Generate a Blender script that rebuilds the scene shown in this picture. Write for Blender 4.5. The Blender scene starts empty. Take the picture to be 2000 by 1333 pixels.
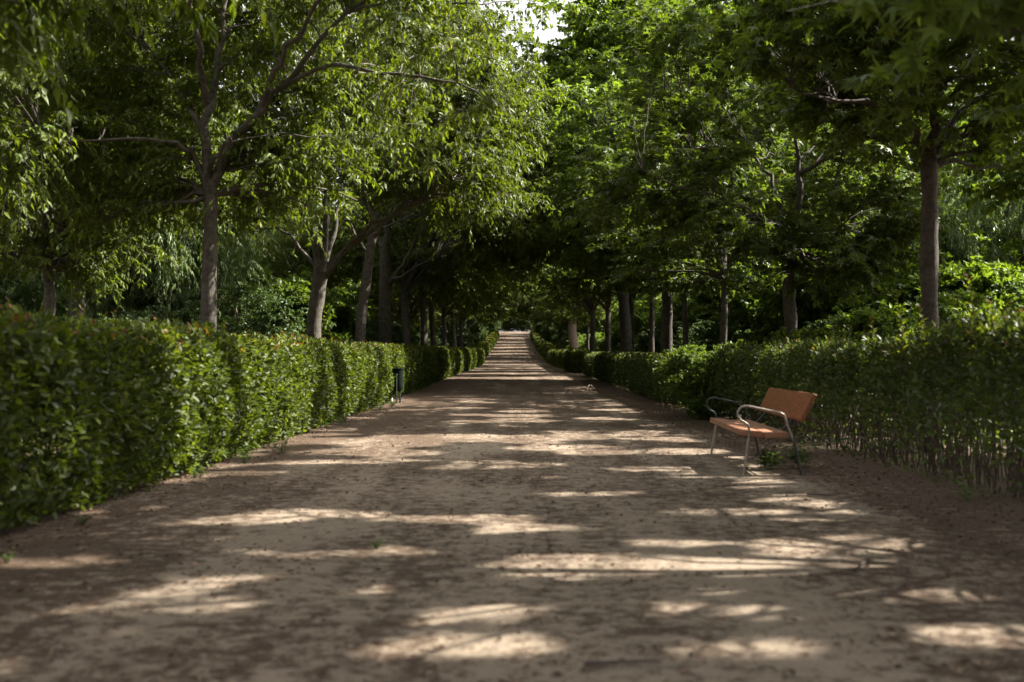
import bpy, math, random
import numpy as np
C = bpy.context.scene.collection
rng = np.random.default_rng(7)
random.seed(7)
F = 1944.0; VX = 1005.0; HY = 705.0; CH = 1.25

# ------------------------------------------------------------------ terrain profile
PY = np.array([-60, 0, 20, 30, 40, 50, 80, 119, 176, 272, 400, 520, 700, 900], float)
PZ = np.array([0, 0, 0.0, .06, .18, .30, .48, .85, 3.1, 8.0, 13.0, 14.5, 15, 15], float)
def gz(y):
    y = np.asarray(y, float)
    return (np.interp(y - 6, PY, PZ) + np.interp(y - 3, PY, PZ) + np.interp(y, PY, PZ) + np.interp(y + 3, PY, PZ) + np.interp(y + 6, PY, PZ)) / 5
def at(px, py, Y):
    return np.array([(px - VX) / F * Y, Y, CH + (HY - py) / F * Y])

EL = math.radians(45); AZ = math.radians(78)     # azimuth measured from +Y towards +X
SUN = np.array([math.cos(EL) * math.sin(AZ), math.cos(EL) * math.cos(AZ), math.sin(EL)])
# openings cut into tree crowns along sun rays to place sun patches: (point the sun reaches, radius)
GAPS = []
def gp(px, py, r, sx=0.0):
    Y = 2430.0 / (py - HY); x = (px - VX) / F * Y
    n = max(1, int(sx / (r * 1.3)) + 1)
    for i in range(n): GAPS.append((x + (i - (n - 1) / 2) * r * 1.3, Y, 0.0, r))
gp(1340, 1108, .26, 1.9); gp(1620, 1062, .30, .5); gp(1130, 1090, .15, .5)
gp(930, 1188, .13); gp(900, 1262, .16, .4); gp(1385, 1197, .12, .2); gp(1780, 1163, .13, .5); gp(1450, 1262, .12, .3); gp(300, 1180, .16, .5); gp(420, 1130, .1, .3)
gp(980, 909, .26, 1.0); gp(650, 903, .25, 1.1); gp(1270, 916, .22, .6); gp(1150, 962, .24, .6); gp(900, 1014, .18, .9); gp(1030, 1032, .18, .4); gp(610, 1003, .2, .7); gp(1420, 1000, .16, .7); gp(1430, 930, .2, 1.2)
gp(450, 1020, .15, .5); gp(720, 1080, .1, .5); gp(1280, 1060, .12, .4); gp(60, 1100, .14, .4); gp(1930, 1240, .14, .4); gp(480, 925, .2, .5); gp(700, 880, .25, .8); gp(1650, 1000, .12, .4)
for px, py, Y, r in ((360, 700, 10.5, .35), (420, 760, 11.5, .4), (450, 830, 11.8, .35), (520, 740, 14, .4), (560, 800, 15, .4), (600, 730, 17, .4), (640, 780, 19, .35), (330, 660, 10.2, .3), (380, 820, 10.6, .5), (480, 690, 13, .5), (500, 790, 13.2, .5), (430, 700, 11.5, .5), (680, 720, 21, .5),
                     (800, 110, 15.3, .45), (850, 130, 15.2, .35), (740, 180, 15.6, .45), (640, 270, 16, .5), (610, 320, 16.2, .4), (700, 230, 15.8, .3), (960, 240, 24, .5), (1000, 300, 30, .6), (1035, 330, 34, .8),
                     (1150, 340, 19, .4), (1400, 700, 21.5, .5), (1370, 770, 21.5, .4), (1490, 860, 11.2, .25), (1590, 780, 11.2, .18), (1830, 480, 13.6, .2), (1890, 640, 9.3, .4), (1580, 250, 13, .3), (1780, 640, 10.5, .3)):
    p = at(px, py, Y); GAPS.append((p[0], p[1], p[2], r))
for X_, Y_ in ((6.4, 7.5), (6.9, 9.2), (6.3, 10.6), (7.2, 12.0), (6.6, 13.8), (7.4, 8.2), (8.2, 10.4), (6.2, 16.5), (8.6, 15), (5.9, 8.6), (7.8, 12.8), (9.2, 11.6), (7.0, 6.8), (9.6, 13.5), (8.8, 8.9)): GAPS.append((X_, Y_, .2, .6))
_r = np.random.default_rng(5)
for k in range(110):
    p = at(_r.uniform(1060, 1980), _r.uniform(-40, 620), 12 + 27 * _r.random() ** 1.1); GAPS.append((p[0], p[1], p[2], _r.uniform(.2, .5)))
for k in range(70):
    p = at(_r.uniform(1080, 1620), _r.uniform(120, 620), 14 + 25 * _r.random()); GAPS.append((p[0], p[1], p[2], _r.uniform(.25, .6)))
for k in range(16):
    p = at(_r.uniform(250, 1000), _r.uniform(0, 420), _r.uniform(14, 28)); GAPS.append((p[0], p[1], p[2], _r.uniform(.25, .5)))
gp(1500, 912, .22, .3); gp(1562, 908, .1)
for z_ in (.3, .9, 1.5): GAPS.append((3.9, 21.6, z_, .55)); GAPS.append((4.6, 21.4, z_, .5))
for px, py in ((190, 300), (230, 380), (275, 300), (240, 440), (165, 350), (290, 370), (200, 240)):
    p = at(px, py, 30.5); GAPS.append((p[0], p[1], p[2], .9))
for px, py in ((900, 450), (960, 400), (1020, 440), (1050, 380), (930, 340), (1000, 340), (870, 400)):
    p = at(px, py, 38.5); GAPS.append((p[0], p[1], p[2], .5))
for k in range(270):
    Y_ = 3.9 + 26 * _r.random() ** 1.5; X_ = _r.uniform(-3.6, 4.0); q = _r.uniform(-.08, .045)
    for j in range(_r.integers(1, 4)): GAPS.append((X_ + j * .22 + _r.normal() * .05, Y_ + _r.normal() * .12, 0, q))
GAPS = np.array(GAPS)
def carve_mask(Pw):
    keep = np.ones(len(Pw), bool)
    for g_ in GAPS:
        v = Pw - g_[:3]; t = v @ SUN; d2 = (v * v).sum(1) - t * t
        keep &= ~((d2 < (g_[3] + .11) ** 2) & (t > .7))
    return keep

# ------------------------------------------------------------------ mesh helpers
def unit(v):
    return v / np.maximum(np.linalg.norm(v, axis=-1, keepdims=True), 1e-9)
def make_mesh(name, parts, mats):
    """parts: list of (verts (n,3), faces (m,k) , material index, rnd (m,) or None)"""
    me = bpy.data.meshes.new(name)
    V = []; L = []; S = []; M = []; R = []; off = 0
    for v, f, mi, rn in parts:
        if len(v) == 0: continue
        V.append(v); L.append((f + off).ravel()); S.append(np.full(len(f), f.shape[1]))
        M.append(np.full(len(f), mi)); R.append(np.zeros(len(f)) if rn is None else rn); off += len(v)
    V = np.concatenate(V).astype(np.float32); L = np.concatenate(L).astype(np.int32); S = np.concatenate(S)
    me.vertices.add(len(V)); me.vertices.foreach_set('co', V.ravel())
    me.loops.add(len(L)); me.loops.foreach_set('vertex_index', L)
    me.polygons.add(len(S)); st = np.zeros(len(S), np.int32); st[1:] = np.cumsum(S)[:-1]
    me.polygons.foreach_set('loop_start', st)
    me.polygons.foreach_set('material_index', np.concatenate(M).astype(np.int32))
    me.polygons.foreach_set('use_smooth', np.ones(len(S), bool))
    a = me.attributes.new('rnd', 'FLOAT', 'FACE'); a.data.foreach_set('value', np.concatenate(R).astype(np.float32))
    me.update(calc_edges=True)
    for m in mats: me.materials.append(m)
    return me
def link(name, me, parent=None):
    o = bpy.data.objects.new(name, me); C.objects.link(o)
    if parent is not None: o.parent = parent
    return o
def empty(name, loc, rz=0, scale=1.0):
    o = bpy.data.objects.new(name, None); C.objects.link(o)
    o.location = loc; o.rotation_euler = (0, 0, rz); o.scale = (scale,) * 3; o.empty_display_size = .3
    return o
def tag(o, label, cat, group=None):
    o['label'] = label; o['category'] = cat
    if group: o['group'] = group
    return o
def copy_tree(o, parent=None):
    c = o.copy(); C.objects.link(c)
    if parent is not None: c.parent = parent
    for ch in list(o.children): copy_tree(ch, c)
    return c

def tubes(P, R, sides=5):
    """P (N,k,3), R (N,k)"""
    P = np.asarray(P, float); R = np.asarray(R, float)
    N, k, _ = P.shape
    T = unit(np.gradient(P, axis=1))
    mt = unit(P[:, -1] - P[:, 0])
    ref = np.where(np.abs(mt[:, 2:3]) > .8, np.array([[1., .13, 0]]), np.array([[.05, .1, 1.]]))
    U = unit(np.cross(T, ref[:, None, :])); W = np.cross(T, U)
    a = np.linspace(0, 2 * np.pi, sides, endpoint=False)
    V = P[:, :, None, :] + R[:, :, None, None] * (np.cos(a)[None, None, :, None] * U[:, :, None, :] + np.sin(a)[None, None, :, None] * W[:, :, None, :])
    i = np.arange(N)[:, None, None] * k * sides; j = np.arange(k - 1)[None, :, None] * sides; s = np.arange(sides)[None, None, :]
    s2 = (s + 1) % sides
    Fq = np.stack([i + j + s, i + j + s2, i + j + sides + s2, i + j + sides + s], -1).reshape(-1, 4)
    return V.reshape(-1, 3), Fq
def bez(a, b, c, n):
    t = np.linspace(0, 1, n)[None, :, None]
    return (1 - t) ** 2 * a[:, None] + 2 * t * (1 - t) * b[:, None] + t ** 2 * c[:, None]
def smooth_poly(pts, n):
    """Catmull-Rom resample"""
    pts = np.asarray(pts, float)
    p = np.vstack([2 * pts[0] - pts[1], pts, 2 * pts[-1] - pts[-2]])
    m = len(pts) - 1; out = []
    for u in np.linspace(0, m, n):
        i = min(int(u), m - 1); t = u - i
        a, b, c, d = p[i], p[i + 1], p[i + 2], p[i + 3]
        out.append(.5 * (2 * b + (c - a) * t + (2 * a - 5 * b + 4 * c - d) * t * t + (3 * b - a - 3 * c + d) * t ** 3))
    return np.array(out)

# leaf templates: verts (u along, v across, w normal), faces
LEAF = {
 'lance': (np.array([[0, 0, 0], [.33, .5, .10], [1, 0, -.16], [.33, -.5, .10], [.55, 0, -.02]]), np.array([[0, 4, 1], [4, 2, 1], [0, 3, 4], [4, 3, 2]])),
 'lance_low': (np.array([[0, 0, 0], [.36, .5, .08], [1, 0, -.12], [.36, -.5, .08]]), np.array([[0, 2, 1], [0, 3, 2]])),
 'oval': (np.array([[0, 0, 0], [.28, .44, .10], [.68, .40, .06], [1, 0, -.1], [.68, -.40, .06], [.28, -.44, .10], [.5, 0, -.02]]),
          np.array([[0, 6, 2, 1], [6, 3, 3, 2], [0, 5, 4, 6], [6, 4, 3, 3]])),
 'oval4': (np.array([[0, 0, 0], [.28, .44, .10], [.68, .40, .06], [1, 0, -.1], [.68, -.40, .06], [.28, -.44, .10]]),
          np.array([[0, 3, 2, 1], [0, 5, 4, 3]])),
}
LEAF.pop('oval')
def maple_template(lobes):
    v = [[.12, 0, 0]]; f = []
    angs = np.radians(np.linspace(-115, 115, lobes)); ln = [1 - .42 * abs(a) / math.radians(115) for a in angs]
    nt = []
    for i in range(lobes + 1):
        if i == 0: a, l = math.radians(-165), .16
        elif i == lobes: a, l = math.radians(165), .16
        else: a, l = (angs[i - 1] + angs[i]) / 2, .30
        nt.append(len(v)); v.append([.12 + .62 * l * math.cos(a) * 1.3, .62 * l * math.sin(a) * 1.3, .03])
    for i in range(lobes):
        tp = len(v); v.append([.12 + .62 * ln[i] * math.cos(angs[i]) * 1.25, .62 * ln[i] * math.sin(angs[i]) * 1.25, -.10 * ln[i]])
        f.append([0, nt[i], tp, nt[i + 1]])
    return np.array(v), np.array(f)
LEAF['maple'] = maple_template(5)
LEAF['maple_low'] = maple_template(3)

def leaves(kind, P, D, Nn, L, W):
    """P,D,Nn (N,3), L,W (N,)"""
    tv, tf = LEAF[kind]
    D = unit(D); S = unit(np.cross(Nn, D)); Z = np.cross(D, S)
    V = P[:, None] + tv[None, :, 0:1] * L[:, None, None] * D[:, None] + tv[None, :, 1:2] * W[:, None, None] * S[:, None] + tv[None, :, 2:3] * L[:, None, None] * Z[:, None]
    n = len(P); k = len(tv)
    Fa = (np.arange(n)[:, None, None] * k + tf[None]).reshape(-1, tf.shape[1])
    return V.reshape(-1, 3), Fa, len(tf)

# ------------------------------------------------------------------ materials
def newmat(name):
    m = bpy.data.materials.new(name); m.use_nodes = True
    nt = m.node_tree; nt.nodes.clear()
    return m, nt, nt.nodes.new('ShaderNodeOutputMaterial')
def nd(nt, typ, **kw):
    n = nt.nodes.new(typ)
    for k, v in kw.items():
        if k.startswith('i_'): n.inputs[k[2:].replace('_', ' ')].default_value = v
        else: setattr(n, k, v)
    return n
def ramp(nt, stops, fac):
    r = nt.nodes.new('ShaderNodeValToRGB')
    while len(r.color_ramp.elements) < len(stops): r.color_ramp.elements.new(.5)
    for e, (p, c) in zip(r.color_ramp.elements, stops): e.position = p; e.color = (*c, 1) if len(c) == 3 else c
    nt.links.new(fac, r.inputs[0]); return r
def leaf_mat(name, stops, trans=.4, tcol=(1.25, 1.35, .45), rough=.42, spec=.4, objvar=.25):
    m, nt, out = newmat(name)
    at_ = nd(nt, 'ShaderNodeAttribute', attribute_name='rnd'); oi = nd(nt, 'ShaderNodeObjectInfo')
    r = ramp(nt, stops, at_.outputs['Fac'])
    hsv = nd(nt, 'ShaderNodeHueSaturation')
    mr = nd(nt, 'ShaderNodeMapRange'); mr.inputs['To Min'].default_value = 1 - objvar; mr.inputs['To Max'].default_value = 1 + objvar
    nt.links.new(oi.outputs['Random'], mr.inputs['Value']); nt.links.new(mr.outputs[0], hsv.inputs['Value'])
    nt.links.new(r.outputs[0], hsv.inputs['Color'])
    b = nd(nt, 'ShaderNodeBsdfPrincipled'); b.inputs['Roughness'].default_value = rough; b.inputs['Specular IOR Level'].default_value = spec
    nt.links.new(hsv.outputs[0], b.inputs['Base Color'])
    mul = nd(nt, 'ShaderNodeMix', data_type='RGBA', blend_type='MULTIPLY'); mul.inputs[0].default_value = 1
    nt.links.new(hsv.outputs[0], mul.inputs[6]); mul.inputs[7].default_value = (*tcol, 1)
    t = nd(nt, 'ShaderNodeBsdfTranslucent'); nt.links.new(mul.outputs[2], t.inputs[0])
    mx = nd(nt, 'ShaderNodeMixShader'); mx.inputs[0].default_value = trans
    nt.links.new(b.outputs[0], mx.inputs[1]); nt.links.new(t.outputs[0], mx.inputs[2]); nt.links.new(mx.outputs[0], out.inputs[0])
    return m
def bark_mat(name, c0, c1, scale=1.0):
    m, nt, out = newmat(name)
    tc = nd(nt, 'ShaderNodeTexCoord'); mp = nd(nt, 'ShaderNodeMapping'); mp.inputs['Scale'].default_value = (3 * scale, 3 * scale, 3 * scale)
    nt.links.new(tc.outputs['Object'], mp.inputs[0])
    n1 = nd(nt, 'ShaderNodeTexNoise'); n1.inputs['Scale'].default_value = 2.2; n1.inputs['Detail'].default_value = 6; n1.inputs['Roughness'].default_value = .65
    mp2 = nd(nt, 'ShaderNodeMapping'); mp2.inputs['Scale'].default_value = (12, 12, 17); nt.links.new(tc.outputs['Object'], mp2.inputs[0])
    n2 = nd(nt, 'ShaderNodeTexNoise'); n2.inputs['Scale'].default_value = 1; n2.inputs['Detail'].default_value = 6; n2.inputs['Roughness'].default_value = .7; n2.inputs['Distortion'].default_value = .6
    mp3 = nd(nt, 'ShaderNodeMapping'); mp3.inputs['Scale'].default_value = (34, 34, 5); nt.links.new(tc.outputs['Object'], mp3.inputs[0])
    n3 = nd(nt, 'ShaderNodeTexNoise'); n3.inputs['Scale'].default_value = 1; n3.inputs['Detail'].default_value = 4
    nt.links.new(mp.outputs[0], n1.inputs[0]); nt.links.new(mp2.outputs[0], n2.inputs[0]); nt.links.new(mp3.outputs[0], n3.inputs[0])
    r = ramp(nt, [(.28, c0), (.5, tuple((a + b) / 2 for a, b in zip(c0, c1))), (.72, c1)], n1.outputs['Fac'])
    mul = nd(nt, 'ShaderNodeMix', data_type='RGBA', blend_type='MULTIPLY'); mul.inputs[0].default_value = .7
    r2 = ramp(nt, [(.35, (.45, .42, .4)), (.6, (1.1, 1.1, 1.1))], n2.outputs['Fac'])
    nt.links.new(r.outputs[0], mul.inputs[6]); nt.links.new(r2.outputs[0], mul.inputs[7])
    b = nd(nt, 'ShaderNodeBsdfPrincipled'); b.inputs['Roughness'].default_value = .85; b.inputs['Specular IOR Level'].default_value = .25
    nt.links.new(mul.outputs[2], b.inputs['Base Color'])
    ad = nd(nt, 'ShaderNodeMath', operation='ADD'); nt.links.new(n2.outputs['Fac'], ad.inputs[0]); nt.links.new(n3.outputs['Fac'], ad.inputs[1])
    bp = nd(nt, 'ShaderNodeBump'); bp.inputs['Strength'].default_value = .6; bp.inputs['Distance'].default_value = .02
    nt.links.new(ad.outputs[0], bp.inputs['Height']); nt.links.new(bp.outputs[0], b.inputs['Normal'])
    nt.links.new(b.outputs[0], out.inputs[0]); return m

M_HACK = leaf_mat('hackberry_leaf', [(0, (.055, .084, .014)), (.6, (.086, .12, .018)), (.93, (.13, .16, .022)), (1, (.18, .19, .03))], .45, (1.5, 1.45, .35), .5, .28)
M_MAPLE = leaf_mat('maple_leaf', [(0, (.064, .098, .026)), (.6, (.09, .13, .032)), (.95, (.12, .16, .034)), (1, (.18, .15, .03))], .45, (1.6, 1.6, .4), .52, .25)
M_LIME = leaf_mat('lime_leaf', [(0, (.075, .12, .024)), (1, (.12, .17, .032))], .45, (1.5, 1.5, .4), .5, .28)
M_WILLOW = leaf_mat('willow_leaf', [(0, (.12, .17, .06)), (1, (.17, .23, .08))], .35, (1.1, 1.2, .5))
M_SHRUB = leaf_mat('shrub_leaf', [(0, (.04, .068, .02)), (.8, (.065, .10, .028)), (1, (.10, .14, .04))], .3, rough=.5, spec=.3)
M_HEDGE = leaf_mat('hedge_leaf', [(0, (.034, .05, .012)), (.5, (.060, .080, .016)), (.85, (.125, .145, .022)), (.955, (.17, .175, .028)), (1, (.15, .07, .03))], .4, (1.5, 1.6, .4), rough=.5, spec=.28, objvar=.05)
M_HEDGE2 = leaf_mat('shaded_hedge_leaf', [(0, (.044, .064, .019)), (.6, (.07, .095, .024)), (.9, (.12, .14, .03)), (1, (.13, .075, .035))], .35, (1.5, 1.6, .4), rough=.5, spec=.3, objvar=.05)
M_WEED = leaf_mat('weed_leaf', [(0, (.06, .11, .018)), (1, (.10, .165, .028))], .4, (1.4, 1.4, .4), .5, .3)
M_LITTER = leaf_mat('dry_leaf', [(0, (.045, .026, .016)), (.5, (.10, .055, .032)), (.85, (.17, .10, .06)), (1, (.32, .22, .14))], .1, (1, 1, 1), .7, .2)
M_BARK_L = bark_mat('grey_bark', (.045, .038, .030), (.135, .117, .094))
M_BARK_R = bark_mat('dark_bark', (.038, .031, .025), (.105, .088, .07))
M_BARK_P = bark_mat('pale_bark', (.16, .135, .11), (.30, .26, .22))
M_STEM = bark_mat('stem_bark', (.055, .04, .028), (.15, .11, .075), 3)

def ground_mat(name, sand, dark, lit0, bias, size):
    m, nt, out = newmat(name)
    tc = nd(nt, 'ShaderNodeTexCoord')
    def noise(scale, detail=4, rough=.6, sc=(1, 1, 1), dist=0):
        mp = nd(nt, 'ShaderNodeMapping'); mp.inputs['Scale'].default_value = sc; nt.links.new(tc.outputs['Object'], mp.inputs[0])
        n = nd(nt, 'ShaderNodeTexNoise'); n.inputs['Scale'].default_value = scale; n.inputs['Detail'].default_value = detail; n.inputs['Roughness'].default_value = rough
        n.inputs['Distortion'].default_value = dist
        nt.links.new(mp.outputs[0], n.inputs[0]); return n
    big = noise(.6, 5, .6); mid = noise(9, 8, .82, (.75, 1, 1), .3); fine = noise(42, 4, .8); grain = noise(170, 2, .6); track = noise(1.6, 3, .5, (1, .07, 1))
    base = ramp(nt, [(.3, tuple(c * .72 for c in sand)), (.5, sand), (.72, tuple(min(1, c * 1.22) for c in sand))], fine.outputs['Fac'])
    # sum of noises -> litter mask
    a = nd(nt, 'ShaderNodeMath', operation='MULTIPLY_ADD'); a.inputs[1].default_value = .4; nt.links.new(big.outputs['Fac'], a.inputs[0]); nt.links.new(mid.outputs['Fac'], a.inputs[2])
    a2 = nd(nt, 'ShaderNodeMath', operation='MULTIPLY_ADD'); a2.inputs[1].default_value = .4; nt.links.new(fine.outputs['Fac'], a2.inputs[0]); nt.links.new(a.outputs[0], a2.inputs[2])
    a3 = nd(nt, 'ShaderNodeMath', operation='MULTIPLY_ADD'); a3.inputs[1].default_value = .35; nt.links.new(track.outputs['Fac'], a3.inputs[0]); nt.links.new(a2.outputs[0], a3.inputs[2])
    # more litter towards the sides of the walk (|x| grows)
    sx = nd(nt, 'ShaderNodeSeparateXYZ'); nt.links.new(tc.outputs['Object'], sx.inputs[0])
    ab = nd(nt, 'ShaderNodeMath', operation='SUBTRACT'); nt.links.new(sx.outputs[0], ab.inputs[0]); ab.inputs[1].default_value = .35
    ab2 = nd(nt, 'ShaderNodeMath', operation='ABSOLUTE'); nt.links.new(ab.outputs[0], ab2.inputs[0])
    mr = nd(nt, 'ShaderNodeMapRange'); mr.inputs['From Min'].default_value = 2.2; mr.inputs['From Max'].default_value = 4.2; mr.inputs['To Max'].default_value = .13
    nt.links.new(ab2.outputs[0], mr.inputs[0])
    a4 = nd(nt, 'ShaderNodeMath', operation='ADD'); nt.links.new(a3.outputs[0], a4.inputs[0]); nt.links.new(mr.outputs[0], a4.inputs[1])
    # more brown litter farther up the walk
    my = nd(nt, 'ShaderNodeMapRange'); my.inputs['From Min'].default_value = 6; my.inputs['From Max'].default_value = 26; my.inputs['To Max'].default_value = .10
    nt.links.new(sx.outputs[1], my.inputs[0])
    a5 = nd(nt, 'ShaderNodeMath', operation='ADD'); nt.links.new(a4.outputs[0], a5.inputs[0]); nt.links.new(my.outputs[0], a5.inputs[1])
    lit = ramp(nt, [(0, (0, 0, 0)), (1, (1, 1, 1))], a5.outputs[0])
    sc_ = nd(nt, 'ShaderNodeMapRange'); sc_.inputs['From Min'].default_value = bias; sc_.inputs['From Max'].default_value = bias + size
    nt.links.new(a5.outputs[0], sc_.inputs[0])
    dk = ramp(nt, [(.36, dark), (.55, lit0), (.74, tuple(c * 1.7 for c in lit0))], fine.outputs['Fac'])
    mx = nd(nt, 'ShaderNodeMix', data_type='RGBA'); nt.links.new(sc_.outputs[0], mx.inputs[0]); nt.links.new(base.outputs[0], mx.inputs[6]); nt.links.new(dk.outputs[0], mx.inputs[7])
    b = nd(nt, 'ShaderNodeBsdfPrincipled'); b.inputs['Roughness'].default_value = .9; b.inputs['Specular IOR Level'].default_value = .2
    nt.links.new(mx.outputs[2], b.inputs['Base Color'])
    hs = nd(nt, 'ShaderNodeMath', operation='MULTIPLY_ADD'); hs.inputs[1].default_value = .35; nt.links.new(grain.outputs['Fac'], hs.inputs[0]); nt.links.new(a5.outputs[0], hs.inputs[2])
    bp = nd(nt, 'ShaderNodeBump'); bp.inputs['Strength'].default_value = 1; bp.inputs['Distance'].default_value = .035
    nt.links.new(hs.outputs[0], bp.inputs['Height']); nt.links.new(bp.outputs[0], b.inputs['Normal'])
    nt.links.new(b.outputs[0], out.inputs[0]); return m
M_PATH = ground_mat('sandy_gravel', (.33, .26, .19), (.048, .032, .021), (.118, .079, .052), 1.055, .08)
M_SOIL = ground_mat('litter_soil', (.24, .18, .13), (.05, .034, .022), (.12, .082, .054), .9, .3)
def plain(name, col, rough=.5, metal=0, noise=0, nscale=20, spec=.5, stretch=(1, 1, 1)):
    m, nt, out = newmat(name)
    b = nd(nt, 'ShaderNodeBsdfPrincipled'); b.inputs['Roughness'].default_value = rough; b.inputs['Metallic'].default_value = metal; b.inputs['Specular IOR Level'].default_value = spec
    tc = nd(nt, 'ShaderNodeTexCoord'); mp = nd(nt, 'ShaderNodeMapping'); mp.inputs['Scale'].default_value = stretch
    n = nd(nt, 'ShaderNodeTexNoise'); n.inputs['Scale'].default_value = nscale; n.inputs['Detail'].default_value = 5
    nt.links.new(tc.outputs['Object'], mp.inputs[0]); nt.links.new(mp.outputs[0], n.inputs[0])
    r = ramp(nt, [(.3, tuple(c * (1 - noise) for c in col)), (.7, tuple(min(1, c * (1 + noise)) for c in col))], n.outputs['Fac'])
    nt.links.new(r.outputs[0], b.inputs['Base Color'])
    bp = nd(nt, 'ShaderNodeBump'); bp.inputs['Strength'].default_value = .15; bp.inputs['Distance'].default_value = .004
    nt.links.new(n.outputs['Fac'], bp.inputs['Height']); nt.links.new(bp.outputs[0], b.inputs['Normal'])
    nt.links.new(b.outputs[0], out.inputs[0]); return m
M_WOOD = plain('orange_varnished_wood', (.205, .074, .027), .55, 0, .42, 5, .35, (14, .8, 14))
M_WOOD2 = plain('worn_pink_orange_wood', (.28, .125, .07), .5, 0, .4, 5, .4, (14, .8, 14))
M_STEEL = plain('worn_steel_tube', (.30, .26, .22), .42, .7, .25, 30)
M_GREEN = plain('green_painted_sheet', (.008, .013, .009), .9, 0, .3, 12, .05)
M_BLACK = plain('dark_post_shaded_arm', (.02, .03, .024), .5, 0, .3, 12)
M_STONE = plain('pale_stone', (.42, .37, .31), .9, 0, .25, 18)
M_STICK = plain('dry_stick', (.30, .24, .18), .9, 0, .3, 18)
M_DSTICK = plain('dark_stick', (.06, .045, .035), .9, 0, .3, 18)

# ------------------------------------------------------------------ ground and path
def strip(name, xs, ys, dz, mat, edge=0.0):
    X, Y = np.meshgrid(xs, ys); Z = gz(Y) + dz
    if edge:
        w = np.where((X == xs[0]) | (X == xs[-1]), 1, 0)
        X = X + w * (np.sin(Y * 1.7 + X) * .13 + np.sin(Y * .61 + 2 * X) * .16 + np.sin(Y * 4.3) * .05) * edge
    V = np.stack([X, Y, Z], -1).reshape(-1, 3); nx = len(xs)
    i = np.arange(len(ys) - 1)[:, None] * nx + np.arange(nx - 1)[None]
    Fq = np.stack([i, i + 1, i + nx + 1, i + nx], -1).reshape(-1, 4)
    o = link(name, make_mesh(name, [(V, Fq, 0, None)], [mat])); o['kind'] = 'structure'; return o
ys = np.concatenate([np.arange(-60, 60, 2.), np.arange(60, 500, 6.), np.arange(500, 901, 40.)])
strip('ground', np.array([-500, -200, -80, -30, -12, -6, 0, 6, 12, 30, 80, 200, 500.]), ys, 0, M_SOIL)
ysp = np.concatenate([np.arange(-30, 60, .25), np.arange(60, 430, 2.)])
strip('path', np.array([-4.0, -3, -2, -1, 0, 1, 2, 3, 4.0]), ysp, .004, M_PATH, 1.0)
# side walk that opens to the right between two hedge sections
strip('side_path', np.array([3.9, 8, 14, 22.]), np.arange(60.5, 66.6, .5), .008, M_PATH)
strip('cross_path', np.array([-40, -20, -3.9]), np.arange(123, 130.1, 1.), .008, M_PATH)

# ------------------------------------------------------------------ tree generator
def lownoise(P, s, ph):
    return (np.sin(P[:, 0] * s + ph) + np.sin(P[:, 1] * s * 1.13 + 2 * ph) + np.sin(P[:, 2] * s * 1.37 + 3.1 * ph) + np.sin((P[:, 0] + P[:, 1] - P[:, 2]) * s * .8 + ph * 5)) / 4
def sample_env(r, n, blobs, gap=.0, ph=0.0, shell=2.0):
    """blobs: list of (cx,cy,cz, rx,ry,rz, weight)"""
    w = np.array([b[6] for b in blobs], float); w /= w.sum(); out = []
    cnt = 0
    while cnt < n:
        i = r.choice(len(blobs), p=w, size=n); B = np.array([b[:6] for b in blobs])[i]
        d = unit(r.normal(size=(n, 3))); rad = r.random(n) ** (1 / (3 + shell))
        P = B[:, :3] + d * rad[:, None] * B[:, 3:6]
        if gap > 0: P = P[lownoise(P, 1.15, ph) > -1 + gap]
        out.append(P); cnt += len(P)
    return np.concatenate(out)[:n]

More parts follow.
